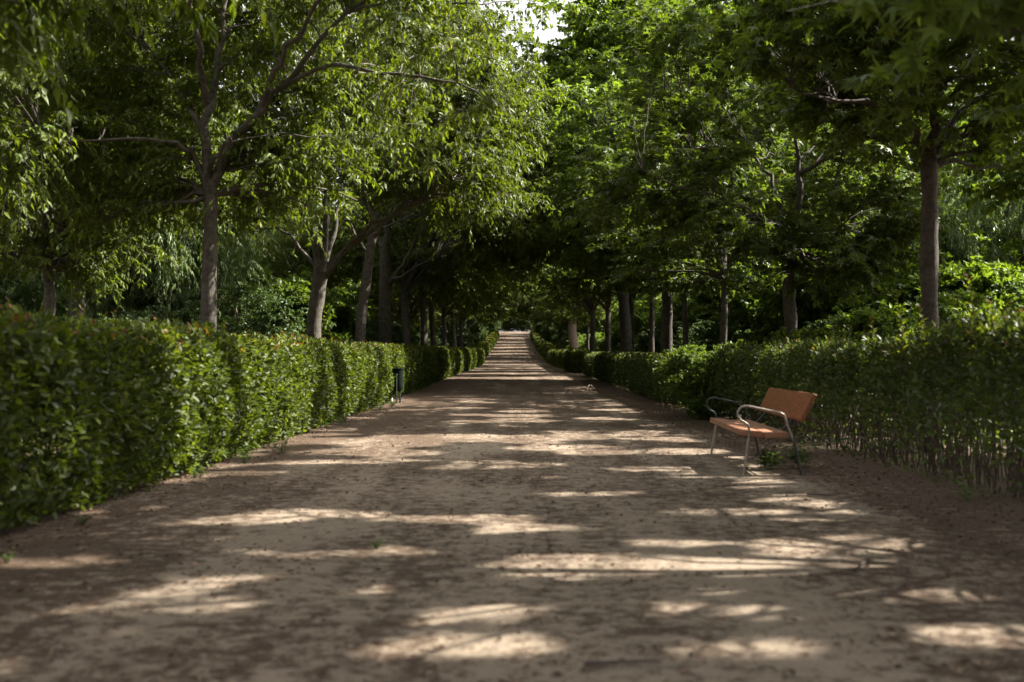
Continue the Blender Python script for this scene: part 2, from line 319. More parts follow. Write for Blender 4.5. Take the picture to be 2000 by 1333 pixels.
def tree_data(seed, trunk, tr, limbs, blobs, species='hack', clumps=130, twigs=11, nleaf=34, leaf=None, lod=False, gap=.55, clump_r=.9, size=1.0, droop=1.0, mats=None, name='tree', parts_limbs=False, wide=1.0, world=None, front=None):
    """trunk: polyline (local), tr: radii (base, top); limbs: list of (polyline, r0, r1)"""
    r = np.random.default_rng(seed)
    wood = []
    tp = smooth_poly(trunk, 14)
    ra = np.linspace(tr[0], tr[1], 14); ra[0] *= 1.35; ra[1] *= 1.08
    ra = ra * (1 + .04 * np.sin(np.arange(14) * 2.1 + seed))
    v, f = tubes(tp[None], ra[None], 14)
    # bark unevenness
    v = v + unit(np.stack([v[:, 0] - np.interp(v[:, 2], tp[:, 2], tp[:, 0]), v[:, 1] - np.interp(v[:, 2], tp[:, 2], tp[:, 1]), v[:, 2] * 0], -1)) * (lownoise(v, 7, seed)[:, None] * .02)
    wood.append((v, f, 0, None))
    S = [tp[12:]]; SR = [ra[12:]]; limbmeshes = []
    for k, (pl, r0, r1) in enumerate(limbs):
        pts = smooth_poly(pl, 12); pts[3:] += r.normal(size=(9, 3)) * .035
        rr = np.linspace(r0, r1, 12)
        lv, lf = tubes(pts[None], rr[None], 9)
        limbmeshes.append((lv, lf, 0, None)); S.append(pts[1:]); SR.append(rr[1:])
    S = np.concatenate(S); SR = np.concatenate(SR)
    T = sample_env(r, clumps, blobs, gap, seed * 1.7)
    if front is not None:      # leave the limbs bare on the open side
        T = sample_env(r, clumps * 4, blobs, gap, seed * 1.7)
        T = T[~((T[:, 1] < front[0]) & (np.abs(T[:, 0] - front[1]) < front[2]) & (T[:, 2] < front[3]))][:clumps]
    d = np.linalg.norm(T[:, None] - S[None], axis=2) + .9 * np.maximum(0, S[None, :, 2] - T[:, None, 2] + .2)
    j = d.argmin(1); A = S[j]; AR = np.minimum(SR[j] * .55, .045)
    ln = np.linalg.norm(T - A, axis=1)
    mid = (A + T) / 2 + np.array([0, 0, 1]) * (ln * .16)[:, None] + r.normal(size=T.shape) * (ln * .07)[:, None]
    P2 = bez(A, mid, T, 7); R2 = np.linspace(1, .25, 7)[None] * np.maximum(AR, .012)[:, None]
    P2[:, 1:-1] += r.normal(size=P2[:, 1:-1].shape) * .03
    km = np.ones(clumps, bool) if world is None else carve_mask(T + np.array(world))
    v, f = tubes(P2[km], R2[km], 5); wood.append((v, f, 0, None))
    # twigs
    n = clumps * twigs; ci = np.repeat(np.arange(clumps), twigs)
    t = r.random(n) * .6 + .4; ti = t * 6; i0 = np.minimum(ti.astype(int), 5); fr = (ti - i0)[:, None]
    s = P2[ci, i0] * (1 - fr) + P2[ci, i0 + 1] * fr
    out = unit(T[ci] - A[ci] + 1e-3)
    L = (r.random(n) * .6 + .55) * clump_r
    dr = unit(out * .55 + r.normal(size=(n, 3)) * np.array([.75, .75, .45]) * wide)
    if species in ('hack', 'willow'):
        e = s + dr * L[:, None] - np.array([0, 0, 1]) * (L * .35 * droop)[:, None]; c = s + dr * (L * .55)[:, None] + np.array([0, 0, .12]) * L[:, None]
    else:
        e = s + dr * L[:, None] * np.array([1, 1, .7]) - np.array([0, 0, 1]) * (L * .1 * droop)[:, None]; c = s + dr * (L * .5)[:, None] + np.array([0, 0, .1]) * L[:, None]
    P3 = bez(s, c, e, 4)
    tw = P3 if world is None else P3[carve_mask((s + e) / 2 + np.array(world))]
    v, f = tubes(tw, np.linspace(.006, .002, 4)[None] * np.ones((len(tw), 1)), 3); wood.append((v, f, 0, None))
    # leaves
    m = n * nleaf; k = np.repeat(np.arange(n), nleaf); t = (r.random(m) * .92 + .08)[:, None]
    P = (1 - t) ** 2 * s[k] + 2 * t * (1 - t) * c[k] + t ** 2 * e[k]
    tg = unit(2 * (1 - t) * (c[k] - s[k]) + 2 * t * (e[k] - c[k]))
    side = unit(np.cross(tg, np.array([0, 0, 1.])) + 1e-4) * np.where(r.random(m) < .5, 1, -1)[:, None]
    if species == 'hack':
        D = tg * .45 + side * .6 + np.array([0, 0, -1]) * (r.random(m) * .9 + .15)[:, None] * droop + r.normal(size=(m, 3)) * .28
        Nn = np.array([0, 0, 1.]) * .8 + tg * .4 + r.normal(size=(m, 3)) * .55
        le = (r.random(m) * .5 + .75) * .13 * size; we = le * .38; kind = 'lance_low' if lod else 'lance'
    elif species == 'willow':
        D = tg * .5 + side * .3 + np.array([0, 0, -1.]) * 1.0 + r.normal(size=(m, 3)) * .3
        Nn = r.normal(size=(m, 3)) + np.array([0, 0, .5]); le = (r.random(m) * .5 + .75) * .10 * size; we = le * .22; kind = 'lance_low'
    elif species == 'shrub':
        D = tg * .5 + r.normal(size=(m, 3)) * .7; Nn = np.array([0, 0, .8]) + r.normal(size=(m, 3)) * .7
        le = (r.random(m) * .5 + .75) * .065 * size; we = le * .55; kind = 'lance_low'
    else:
        D = tg * .35 + side * .5 + r.normal(size=(m, 3)) * .35 + np.array([0, 0, -.35]) * droop
        Nn = np.array([0, 0, 1.]) + r.normal(size=(m, 3)) * .42
        le = (r.random(m) * .6 + .65) * .17 * size; we = le * 1.0; kind = 'maple_low' if lod else 'maple'
        if species == 'lime': le = le * .62; we = le * .8; kind = 'lance_low'
    P = P + side * .02
    clr = np.clip(r.random(m) * .75 + r.random(clumps)[ci][k] * .25, 0, 1)
    if world is not None:
        kp = carve_mask(P + np.array(world)); P, D, Nn, le, we, clr = P[kp], D[kp], Nn[kp], le[kp], we[kp], clr[kp]
    v, f, nf = leaves(kind, P, D, Nn, le, we)
    rn = np.repeat(clr, nf)
    if parts_limbs:
        wm = make_mesh(name + '_trunk', wood, [mats[0]]); lm = [make_mesh(name + '_limb', [x], [mats[0]]) for x in limbmeshes]
    else:
        wm = make_mesh(name + '_trunk', wood + limbmeshes, [mats[0]]); lm = []
    cm = make_mesh(name + '_crown', [(v, f, 0, rn)], [mats[1]])
    return wm, lm, cm
def put_tree(name, data, loc, rz=0, scale=1.0):
    o = empty(name, loc, rz, scale)
    link('trunk', data[0], o)
    for l in data[1]: link('limb', l, o)
    link('crown', data[2], o)
    return o
def auto_limbs(r, zf, n, blobs, r0, lean=0):
    """limbs from the trunk top fanning towards the crown envelope"""
    out = []
    for i in range(n):
        a = 2 * math.pi * (i + r.random() * .6) / n
        b = blobs[r.integers(len(blobs))]
        up = r.random() * 1.2 - .1
        e = np.array([b[0] + b[3] * .75 * math.cos(a), b[1] + b[4] * .75 * math.sin(a), b[2] + b[5] * .75 * up * .8])
        s = np.array([0, 0, zf - .25 + r.random() * .5 * (i > 1)])
        s[0] += .0; m1 = s + (e - s) * .3 + np.array([0, 0, .12 * np.linalg.norm(e - s)]); m2 = s + (e - s) * .65 + np.array([0, 0, .10 * np.linalg.norm(e - s)])
        out.append((np.array([s, m1, m2, e]), r0 * (.75 + .4 * r.random()), .018))
    return out
def auto_tree(seed, species, H, zf, R, rad, base, mats, name, nl=7, lean=0.0, **kw):
    """H height, zf fork height, R crown radius, base crown bottom"""
    r = np.random.default_rng(seed * 13 + 1)
    cz = (H + base) / 2; rz = (H - base) / 2
    blobs = [(lean, 0, cz, R, R, rz, 3.0)]
    for k in range(5):
        a = r.random() * 6.28; q = R * .55
        blobs.append((lean + q * math.cos(a), q * math.sin(a), base + (H - base) * (.2 + .6 * r.random()), R * .55, R * .55, rz * .45, .7))
    lx, ly = r.normal() * .15, r.normal() * .15
    trunk = [[0, 0, -.1], [lx * .4, ly * .3, zf * .4], [lx * .2, ly, zf * .75], [0, 0, zf]]
    limbs = auto_limbs(r, zf, nl, blobs, rad * .5)
    limbs.append((np.array([[0, 0, zf - .3], [.1, .1, zf + (H - zf) * .35], [-.1, .1, zf + (H - zf) * .65], [.1, 0, H * .95]]), rad * .75, .02))
    return tree_data(seed, trunk, (rad, rad * .78), limbs, blobs, species, mats=mats, name=name, **kw)

HM = (M_BARK_L, M_HACK); MM = (M_BARK_R, M_MAPLE)
def base_of(px, Y, X=None):
    x = (px - VX) / F * Y
    return np.array([x, Y, float(gz(Y))])

# ---- hackberry with hand-laid limbs: first tree of the left row
def hand_tree(name, px, Y, trunk_px, tr, limb_px, blobs_px, seed, species, mats, label, cat='tree', group=None, extra=None, **kw):
    b = base_of(px, Y)
    conv = lambda p: at(p[0], p[1], Y + (p[2] if len(p) > 2 else 0)) - b
    trunk = [np.array([0, 0, -.1])] + [conv(p) for p in trunk_px]
    limbs = [(np.array([conv(p) for p in pl]), r0, r1) for pl, r0, r1 in limb_px]
    blobs = []
    for (x, y, dy, rx, ry, rz, w) in blobs_px:
        c = at(x, y, Y + dy) - b; blobs.append((c[0], c[1], c[2], rx, ry, rz, w))
    d = tree_data(seed, trunk, tr, limbs, blobs, species, mats=mats, name=name, parts_limbs=True, world=tuple(b), **kw)
    o = put_tree(name, d, tuple(b)); tag(o, label, cat, group); return o

hand_tree('hackberry_tree', 408, 16.3,
  [(407, 600), (409, 480), (410, 350)], (.14, .105),
  [([(404, 365), (378, 310), (350, 285, -.3), (300, 270, -.6), (200, 268, -.9), (90, 275, -1.2)], .055, .015),
   ([(405, 370), (400, 250), (415, 150, .1), (432, 60, .2), (445, -80, .3)], .09, .03),
   ([(398, 275), (385, 245), (350, 185, .4), (300, 110, .8), (250, 60, 1.2)], .05, .015),
   ([(415, 360), (448, 275), (500, 222), (545, 170), (600, 100, -.2), (680, 20, -.5), (740, -30, -.8)], .08, .022),
   ([(500, 222), (530, 150, -.3), (565, 80, -.6), (620, 0, -1.0), (660, -70, -1.4)], .055, .02),
   ([(545, 170), (640, 125, -.4), (760, 140, -.8), (870, 160, -1.1), (960, 200, -1.4)], .04, .012),
   ([(422, 350), (455, 300, .3), (490, 250, .7), (530, 225, 1.2), (590, 200, 1.8)], .045, .014),
   ([(400, 200), (385, 100, -.5), (370, 0, -1), (350, -80, -1.5)], .06, .02),
   ([(680, 20, -.5), (740, 0, -.8), (830, 10, -1), (940, 0, -1.2)], .03, .01),
   ([(405, 330), (420, 300, -.6), (440, 270, -1.4), (430, 250, -2.6)], .05, .015),
   ([(405, 330), (400, 300, .8), (390, 260, 2.0), (380, 200, 3.2)], .05, .015)],
  [(130, 150, -1, 2.0, 2.4, 1.7, 1.4), (250, 60, 0, 2.5, 2.6, 1.7, 1.5), (430, -60, 0, 2.6, 3.0, 1.6, 1.3), (640, 40, -1, 1.9, 2.6, 1.5, 1.3), (150, 330, -.5, 1.6, 2.0, .8, .8),
   (620, 220, -.2, 1.3, 2.0, .9, .9), (820, 90, -1, 1.3, 1.8, .8, .5), (560, 350, 1.2, 1.6, 1.3, .7, .35), (860, 200, -1.2, 1.0, 1.2, .5, .25), (450, -260, 0, 4.2, 4.2, 1.8, 3.0), (900, -40, -.5, 1.6, 2.0, 1.1, .6)],
  11, 'hack', HM, 'slim grey tree forking above the hedge, nearest whole tree on the left', group='broadleaf trees lining the walk', clumps=380, twigs=10, nleaf=22, front=(-.35, .6, 2.6, 7.6))

hand_tree('hackberry_tree', 617, 26.5,
  [(612, 650), (622, 560), (628, 510)], (.20, .20),
  [([(622, 520), (612, 460), (595, 400), (580, 340), (570, 260)], .12, .03),
   ([(630, 520), (636, 450), (634, 390), (630, 330), (640, 250)], .10, .03),
   ([(632, 520), (650, 450, .2), (662, 390, .4), (680, 300, .8)], .09, .03),
   ([(635, 530), (665, 495), (715, 455, -.4), (770, 410, -.8), (840, 370, -1.2), (900, 300, -1.8)], .085, .02),
   ([(632, 545), (680, 480, -.6), (740, 430, -1.2), (810, 400, -2.0), (880, 350, -3)], .075, .02),
   ([(615, 520), (590, 490, .3), (560, 455, .8), (530, 445, 1.2), (480, 440, 2)], .05, .015)],
  [(620, 230, 0, 3.2, 3.2, 1.6, 1.6), (800, 270, -1.5, 2.2, 2.4, 1.4, 1.3), (560, 80, 0, 3.6, 3.6, 1.8, 1.5), (790, 110, 0, 3.0, 3.0, 1.7, 1.3), (930, 330, -1.5, 1.4, 2, 1.0, .7), (700, -40, 0, 4.0, 4, 1.6, 1), (480, 380, 1, 1.8, 1.8, .9, .6), (960, 180, -1, 1.6, 2, 1.4, .8)],
  12, 'hack', HM, 'many-stemmed grey tree beside the left hedge, its limbs splayed like a fan', group='broadleaf trees lining the walk', clumps=270, twigs=10, nleaf=24, lod=True, size=1.15)

hand_tree('hackberry_tree', 704, 34.6,
  [(704, 640), (716, 540), (730, 440), (748, 350)], (.19, .14),
  [([(732, 440), (720, 400), (712, 375), (700, 330, .5)], .07, .03),
   ([(748, 350), (755, 280), (770, 190), (780, 80)], .13, .03),
   ([(722, 500), (700, 470, .4), (680, 430, .8), (650, 400, 1.2)], .05, .02),
   ([(735, 460), (760, 420, -.5), (800, 380, -1), (850, 330, -1.6)], .06, .02)],
  [(760, 200, 0, 3.6, 3.4, 2.4, 2), (880, 330, -1, 2.8, 2.6, 1.8, 1.3), (700, 60, 0, 4, 4, 2.2, 1.2), (900, 130, -.5, 2.8, 3, 2.0, 1.2), (640, 330, 1, 2.4, 2.4, 1.6, .6), (1000, 200, -.5, 1.7, 2.4, 2.4, 1.2), (935, 40, 0, 1.6, 2.4, 2.0, 1.1), (1055, 200, -.5, 1.3, 2.0, 2.0, 1.1), (1000, 390, -1, 1.3, 2.0, 1.2, .7)],
  13, 'hack', HM, 'pale slanting tree leaning towards the walk, between two thicker left-hand trunks', group='broadleaf trees lining the walk', clumps=240, twigs=10, nleaf=22, lod=True, size=1.35)

hand_tree('hackberry_tree', 752, 40.7,
  [(752, 640), (752, 560), (752, 490)], (.27, .22),
  [([(752, 500), (757, 440), (765, 400), (770, 330)], .16, .04),
   ([(756, 560), (785, 520, -.3), (805, 480, -.5), (820, 430, -.8)], .12, .03),
   ([(760, 545), (790, 540, -1), (812, 520, -1.8), (850, 500, -2.8)], .07, .02),
   ([(750, 500), (738, 460, .4), (725, 420, .8), (700, 380, 1.2)], .09, .03)],
  [(800, 300, 0, 3.8, 3.6, 2.6, 2), (930, 400, -1, 3.0, 2.8, 2.0, 1.5), (1000, 300, -1, 2.6, 3, 2.6, 1.4), (760, 130, 0, 4.5, 4.2, 2.6, 1.4), (880, 60, 0, 4, 4, 2.6, 1.2), (1030, 440, -1.5, 1.6, 1.8, 1.2, .7), (960, 180, 0, 2.6, 3, 2, .9)],
  14, 'hack', HM, 'thick straight grey trunk with a short low bough, right of the slanting pale tree', group='broadleaf trees lining the walk', clumps=260, twigs=10, nleaf=22, lod=True, size=1.5)

# ---- maples of the right row, laid by hand
hand_tree('maple_tree', 1816, 13.7,
  [(1815, 560), (1817, 420), (1817, 300)], (.125, .105),
  [([(1812, 315), (1788, 255, -.1), (1760, 200, -.3), (1730, 120, -.6)], .06, .02),
   ([(1818, 310), (1822, 240), (1815, 150, .2), (1800, 20, .3)], .08, .02),
   ([(1822, 315), (1850, 260, .2), (1900, 200, .5), (1980, 140, .9)], .055, .018),
   ([(1780, 235, -.3), (1700, 200, -.4), (1620, 190, -.6), (1560, 170, -.8)], .04, .012)],
  [(1840, 130, 0, 2.4, 2.6, 1.1, 1.6), (1640, 110, -.4, 1.4, 2.2, 1.0, 1.2), (1950, 210, .5, 1.2, 2.0, .9, .9), (1720, -40, 0, 2.6, 3, 1.2, 1.2), (1880, -150, 0, 3.4, 3.6, 1.6, 1.4), (1550, 60, .6, 1.3, 1.6, .9, .6)],
  21, 'maple', MM, 'slim straight trunk rising behind the tall right hedge, rightmost of the row', group='broadleaf trees lining the walk', clumps=270, twigs=10, nleaf=12, clump_r=.75)
hand_tree('maple_tree', 1545, 20.5,
  [(1545, 640), (1541, 560), (1549, 470)], (.135, .12),
  [([(1545, 480), (1530, 420, .2), (1500, 340, .5), (1460, 280, .8)], .07, .02),
   ([(1552, 480), (1556, 400), (1560, 300), (1550, 150)], .09, .02),
   ([(1556, 490), (1580, 462, -.2), (1625, 455, -.5), (1670, 420, -.9)], .05, .015),
   ([(1548, 455), (1500, 430, -.8), (1440, 400, -1.6), (1350, 370, -2.2), (1250, 330, -2.6)], .03, .01),
   ([(1440, 290, .6), (1380, 285, .3), (1300, 300, 0), (1230, 330, -.3)], .04, .012),
   ([(1560, 340), (1640, 300, -1), (1700, 260, -1.8)], .05, .015)],
  [(1540, 300, 0, 2.6, 2.8, 1.4, 1.7), (1330, 290, -.5, 1.8, 2.2, 1.3, 1.4), (1640, 500, -.6, 1.3, 1.3, .8, .75), (1230, 350, -.6, 1.1, 1.8, 1.0, .7), (1450, 110, 0, 2.8, 3, 1.3, 1.4), (1420, 420, -1, 1.3, 1.4, .7, .7), (1650, 150, 0, 2.4, 2.6, 1.3, 1), (1720, 440, -.3, .9, 1.2, 1.0, .4), (1500, -60, 0, 3.0, 3.4, 1.6, 1.6), (1700, 60, 1, 2.4, 2.4, 1.3, .9), (1420, 20, 0, 1.8, 2, 1.0, .6)],
  22, 'maple', MM, 'dark-trunked tree with lobed leaves behind the bench, its low boughs sweeping wide', group='broadleaf trees lining the walk', clumps=370, twigs=10, nleaf=13, clump_r=.8)

# ---- generic kinds, copied around
PROTO = {}
PROTO['maple_a'] = auto_tree(31, 'maple', 9.8, 3.9, 3.9, .12, 3.5, MM, 'maple_a', clumps=210, twigs=10, nleaf=14, lod=True, size=1.1)
PROTO['maple_b'] = auto_tree(32, 'maple', 11.3, 3.8, 4.2, .15, 3.6, MM, 'maple_b', clumps=230, twigs=10, nleaf=14, lod=True, size=1.15)
PROTO['maple_tall'] = auto_tree(33, 'lime', 18, 5.0, 5.2, .26, 4.2, (M_BARK_R, M_LIME), 'lime_tall', nl=12, clumps=420, twigs=11, nleaf=22, size=1.9, clump_r=1.15)
PROTO['hack_a'] = auto_tree(34, 'hack', 10.5, 4.0, 4.4, .15, 3.3, HM, 'hack_a', clumps=260, twigs=10, nleaf=22, lod=True, size=1.2)
PROTO['hack_b'] = auto_tree(35, 'hack', 13.5, 4.2, 4.8, .18, 3.6, HM, 'hack_b', clumps=300, twigs=10, nleaf=22, lod=True, size=1.3)
PROTO['willow'] = auto_tree(36, 'willow', 9, 2.5, 3.8, .18, 1.6, (M_BARK_L, M_WILLOW), 'willow', clumps=330, twigs=12, nleaf=30, droop=2.4, size=1.5)
PROTO['shrub_a'] = auto_tree(37, 'shrub', 3.0, .4, 1.9, .05, .15, (M_STEM, M_SHRUB), 'shrub_a', clumps=130, twigs=12, nleaf=30, gap=.35, clump_r=.5, size=1.3)
PROTO['shrub_b'] = auto_tree(38, 'shrub', 2.2, .3, 1.5, .04, .1, (M_STEM, M_LIME), 'shrub_b', clumps=90, twigs=12, nleaf=26, gap=.4, clump_r=.5, size=1.5)
PROTO['hack_big'] = auto_tree(39, 'hack', 17, 4.6, 5.6, .22, 4.7, HM, 'hack_big', nl=12, lean=1.9, clumps=290, twigs=11, nleaf=22, gap=.75, lod=True, size=1.7, clump_r=1.1)
PROTO['maple_big'] = auto_tree(40, 'maple', 16, 4.2, 5.4, .2, 4.5, MM, 'maple_big', nl=12, lean=1.7, clumps=290, twigs=10, nleaf=13, gap=.75, lod=True, size=1.5, clump_r=1.05)
KIND = {'hack_big': 'hackberry_tree', 'maple_big': 'maple_tree', 'maple_a': 'maple_tree', 'maple_b': 'maple_tree', 'maple_tall': 'linden_tree', 'hack_a': 'hackberry_tree', 'hack_b': 'hackberry_tree', 'willow': 'weeping_tree', 'shrub_a': 'shrub', 'shrub_b': 'shrub'}
USED = {}
def place(kind, x, y, label, cat='tree', group=None, rz=None, sc=1.0, trunk_mat=None):
    z = float(gz(y)); rz = random.random() * 6.28 if rz is None else rz
    if kind in USED:
        o = copy_tree(USED[kind]); o.location = (x, y, z); o.rotation_euler = (0, 0, rz); o.scale = (sc, sc, sc * (.94 + .12 * random.random()))
        if 'group' in o.keys(): del o['group']
    else:
        o = put_tree(KIND[kind], PROTO[kind], (x, y, z), rz, sc); USED[kind] = o
    return tag(o, label, cat, group)

ROW = 'broadleaf trees lining the walk'
# right row
def unique(kind, species, x, y, args, label, mats, group=ROW, **kw):
    z = float(gz(y)); o = put_tree(kind, auto_tree(*args[:1], species, *args[1:], mats, kind, world=(x, y, z), **kw), (x, y, z)); return tag(o, label, 'tree', group)
unique('maple_tree', 'maple', 5.9, 6.6, (61, 9.5, 3.0, 4.3, .13, 2.15), 'leafy tree out of frame whose blurred dark leaves hang in at the top right corner', MM, clumps=270, twigs=10, nleaf=14, size=1.1, gap=.4)
unique('linden_tree', 'lime', 12.0, 2.0, (62, 21, 5.0, 6.0, .25, 5.4), 'tall shade tree to the right of the camera, out of view of the photograph', (M_BARK_R, M_LIME), group='shade trees out of view', nl=12, clumps=430, twigs=11, nleaf=20, size=2.2, clump_r=1.15, gap=.4)
unique('linden_tree', 'lime', 12.4, 21.5, (64, 16, 4.6, 5.2, .25, 4.6), 'tall linden behind the second right-hand trunk, deep in the wood', (M_BARK_R, M_LIME), group='woodland trees on the right', nl=12, clumps=260, twigs=11, nleaf=20, size=2.2, clump_r=1.15, gap=.6)  # added for its shade on the walk and left hedge
unique('linden_tree', 'lime', 12.6, 12.0, (63, 20, 5.0, 6.0, .25, 5.4), 'tall linden added out of view behind the near right hedge to cast shade', (M_BARK_R, M_LIME), group='woodland trees on the right', nl=12, clumps=430, twigs=11, nleaf=20, size=2.2, clump_r=1.15, gap=.4)  # unseen tree, added and made tall to shade the near walk
unique('maple_tree', 'maple', 5.75, 27.4, (71, 9.4, 3.7, 3.8, .10, 3.0), 'thin dark trunk third along behind the right hedge', MM, clumps=210, twigs=10, nleaf=13, lod=True, size=1.1)
unique('maple_tree', 'maple', 5.8, 34.3, (72, 10.5, 3.7, 4.0, .12, 3.3), 'straight slim trunk just right of the two thick dark trunks', MM, clumps=220, twigs=10, nleaf=13, lod=True, size=1.15)
unique('maple_tree', 'maple', 5.75, 37.6, (73, 12.5, 4.0, 4.6, .23, 3.8), 'thick dark trunk leaning left behind the low right hedge', MM, clumps=250, twigs=10, nleaf=13, lod=True, size=1.3)
place('maple_a', 5.7, 41.6, 'dark trunk forking into three at mid height behind the right hedge', group=ROW, rz=1.9, sc=1.1)
place('maple_big', 5.8, 49.5, 'crooked narrow trunk in the middle of the right row', group=ROW, rz=3.2, sc=.9)
place('maple_big', 5.75, 61.0, 'thin black trunk by the gap in the right hedge', group=ROW, rz=2.9, sc=1.0)
place('maple_tall', 5.2, 46.0, 'tall bright green tree towering above the right row beside the patch of sky', group=ROW, rz=1.0, sc=1.1)
place('maple_big', 5.9, 75.5, 'short dark trunk just right of the big pale trunk', group=ROW, rz=3.5, sc=1.1)
# pale old trunk up the walk
o = place('maple_tall', 5.9, 98, 'stout pale old trunk with knots, far up the right side', group=ROW, rz=2.2, sc=1.0)
pale = PROTO['maple_tall'][0].copy(); pale.materials.clear(); pale.materials.append(M_BARK_P)
for ch in o.children:
    if ch.name.startswith('trunk'): ch.data = pale; ch.scale = (1.9, 1.9, 1)
# left row
place('hack_big', -5.9, 7.4, 'leafy tree out of frame whose dark leaves hang in at the top left corner', group=ROW, rz=-.3, sc=.74)
place('hack_big', -5.5, 49.5, 'dark broad trunk just right of the thick straight grey one', group=ROW, rz=.2, sc=1.0)
place('hack_big', -5.4, 57.5, 'dim grey trunk over the clipped hedge, midway down the left row', group=ROW, rz=-.4, sc=1.0)
for k, (y, s) in enumerate([(67, 1.05), (78, 1.1), (90, 1.1), (103, 1.15)]):
    place(['hack_big', 'maple_big'][k % 2], -5.6, y, 'dark trunk far down the left row under the low green canopy', group='far trees of the left row', rz=[.3, -.3][k % 2], sc=s)
place('maple_big', -5.8, 116, 'pale thin trunk at the end of the far left clipped hedge', group=ROW, sc=1.2)
for k, y in enumerate([86, 110, 124, 140]):
    place(['maple_a', 'maple_big'][k % 2], 6.3, y, 'small leafy tree far up the right side of the walk', group='far trees of the right row', rz=3.1 + .3 * k, sc=1.15)
for k, y in enumerate(list(range(132, 300, 16))):
    for sx in (-1, 1):
        place(random.choice(['maple_big', 'hack_big']), sx * (6.4 + random.random()), y + random.random() * 5,
              'distant tree edging the far uphill stretch on the %s' % ('left' if sx < 0 else 'right'), group='distant trees on the %s' % ('left' if sx < 0 else 'right'), rz=(0 if sx < 0 else 3.14) + random.uniform(-.5, .5), sc=1.0 + .25 * random.random())
for k, y in enumerate([330, 365, 400]):
    for sx in (-1, 1):
        place('maple_tall', sx * 8, y, 'distant tree edging the far uphill stretch on the %s' % ('left' if sx < 0 else 'right'), group='distant trees on the %s' % ('left' if sx < 0 else 'right'), sc=1.2)
for sx in (-1, 1):
    sd_ = 'left' if sx < 0 else 'right'
    y = 104
    while y < 425:
        place('shrub_b' if random.random() < .6 else 'shrub_a', sx * (8.0 + random.random() * 2), y, 'leafy undergrowth bush behind the far %s row of trees' % sd_, 'shrub', 'far undergrowth on the %s' % sd_, sc=random.uniform(1.2, 1.9)); y += 4.6 if y < 250 else 8
    for x0 in (14, 23, 34):
        y = 108 + x0
        while y < 330:
            place(random.choice(['maple_big', 'hack_big']), sx * (x0 + random.uniform(-2, 2)), y, 'far woodland tree on the rising ground to the %s' % sd_, group='far woodland trees on the %s' % sd_, sc=random.uniform(1, 1.2)); y += 15
for x in range(-36, 40, 8):
    place('shrub_a', x, 428 + random.random() * 6, 'dark thicket at the very top of the walk', 'shrub', 'thicket closing the view', sc=3.2)
for x in (-7, -3.4, 0, 3.2, 6.8):
    place('shrub_a', x, 409 + random.random() * 5, 'dark thicket at the very top of the walk', 'shrub', 'thicket closing the view', sc=2.6)
for x in (-5, 1.5, 7):
    place('hack_big', x, 404 + random.random() * 10, 'tall tree closing the view at the top of the walk', group='trees closing the view', sc=.8)
for x in (-26, -18, -10, -3, 4, 12, 20, 28):
    place('maple_tall', x, 440 + random.random() * 12, 'tall tree closing the view at the top of the walk', group='trees closing the view', sc=1.2)
# woods either side
for sx, side in ((-1, 'left'), (1, 'right')):
    for x0, kinds in ((10.5, ['hack_a', 'maple_a']), (16.5, ['hack_b', 'maple_b']), (24, ['hack_b', 'maple_tall']), (33, ['maple_tall', 'hack_b']), (44, ['maple_tall'])):
        y = 14 + (x0 - 10.5) * 1.2
        while y < 95 + x0:
            x = sx * (x0 + random.uniform(-1.6, 1.6)); yy = y + random.uniform(-1.5, 1.5)
            if ((x0 < 12 and random.random() < .4) or (sx > 0 and 12 < x0 < 20 and yy > 22) or (sx > 0 and 20 < x0 < 40 and 22 < yy < 75 and random.random() < .6) or (sx > 0 and x0 < 12 and 35 < yy < 100 and random.random() < .5)): y += 9.5; continue
            if abs(x) / yy < .66 and not (sx < 0 and x0 < 18 and 18 < yy < 38) and not (sx > 0 and x0 < 18 and 24 < yy < 31) and not (sx > 0 and x0 < 20 and yy < 30):
                kd = kinds[random.randrange(len(kinds))]
                if sx > 0 and (kd.startswith('hack') or x0 < 30) and random.random() < .8: kd = 'maple_b'
                if 20 < x0 < 30 or (sx > 0 and x0 > 30 and 35 < yy < 95): kd = 'maple_b' if sx > 0 else 'hack_b'
                place(kd, x, yy, 'shaded woodland tree standing well back from the %s hedge' % side, group='woodland trees on the %s' % side, sc=random.uniform(.9, 1.15))
            y += 9.5 if x0 < 20 else 10
place('hack_a', -9.8, 22.4, 'dark sturdy trunk behind the near left hedge, second from the left edge', group='woodland trees on the left', sc=1.15)
place('hack_a', -9.2, 19.5, 'thin dark trunk with slanting boughs near the left edge of the photo', group='woodland trees on the left', sc=.8)
place('willow', -13.0, 33.0, 'weeping pale green tree glowing in sun behind the near left trees', group=None, rz=0, sc=1.25)
place('willow', 15.5, 31.0, 'weeping light green tree in sun at the far right behind the hedge', group=None, rz=1.5, sc=1.1)
for (x, y) in ((15, 76), (22, 68), (30, 60), (38, 52), (24.5, 62), (10.8, 47.5)):
    place('maple_tall', x, y, 'tall tree closing the wood beyond the right row', group='tall trees deep in the right wood', sc=1.1)
for k in range(26):
    x = random.uniform(8.6, 19); y = random.uniform(26, 74)
    place('shrub_b', x, y, 'tall pale green bush lit by sun between the right-hand trunks', 'shrub', 'tall sunlit bushes in the right wood', sc=random.uniform(1.6, 2.3))
for k in range(16):
    x = -random.uniform(9, 21); y = random.uniform(36, 80)
    place('shrub_b', x, y, 'tall leafy bush behind the left-hand trunks', 'shrub', 'tall bushes in the left wood', sc=random.uniform(1.5, 2.2))
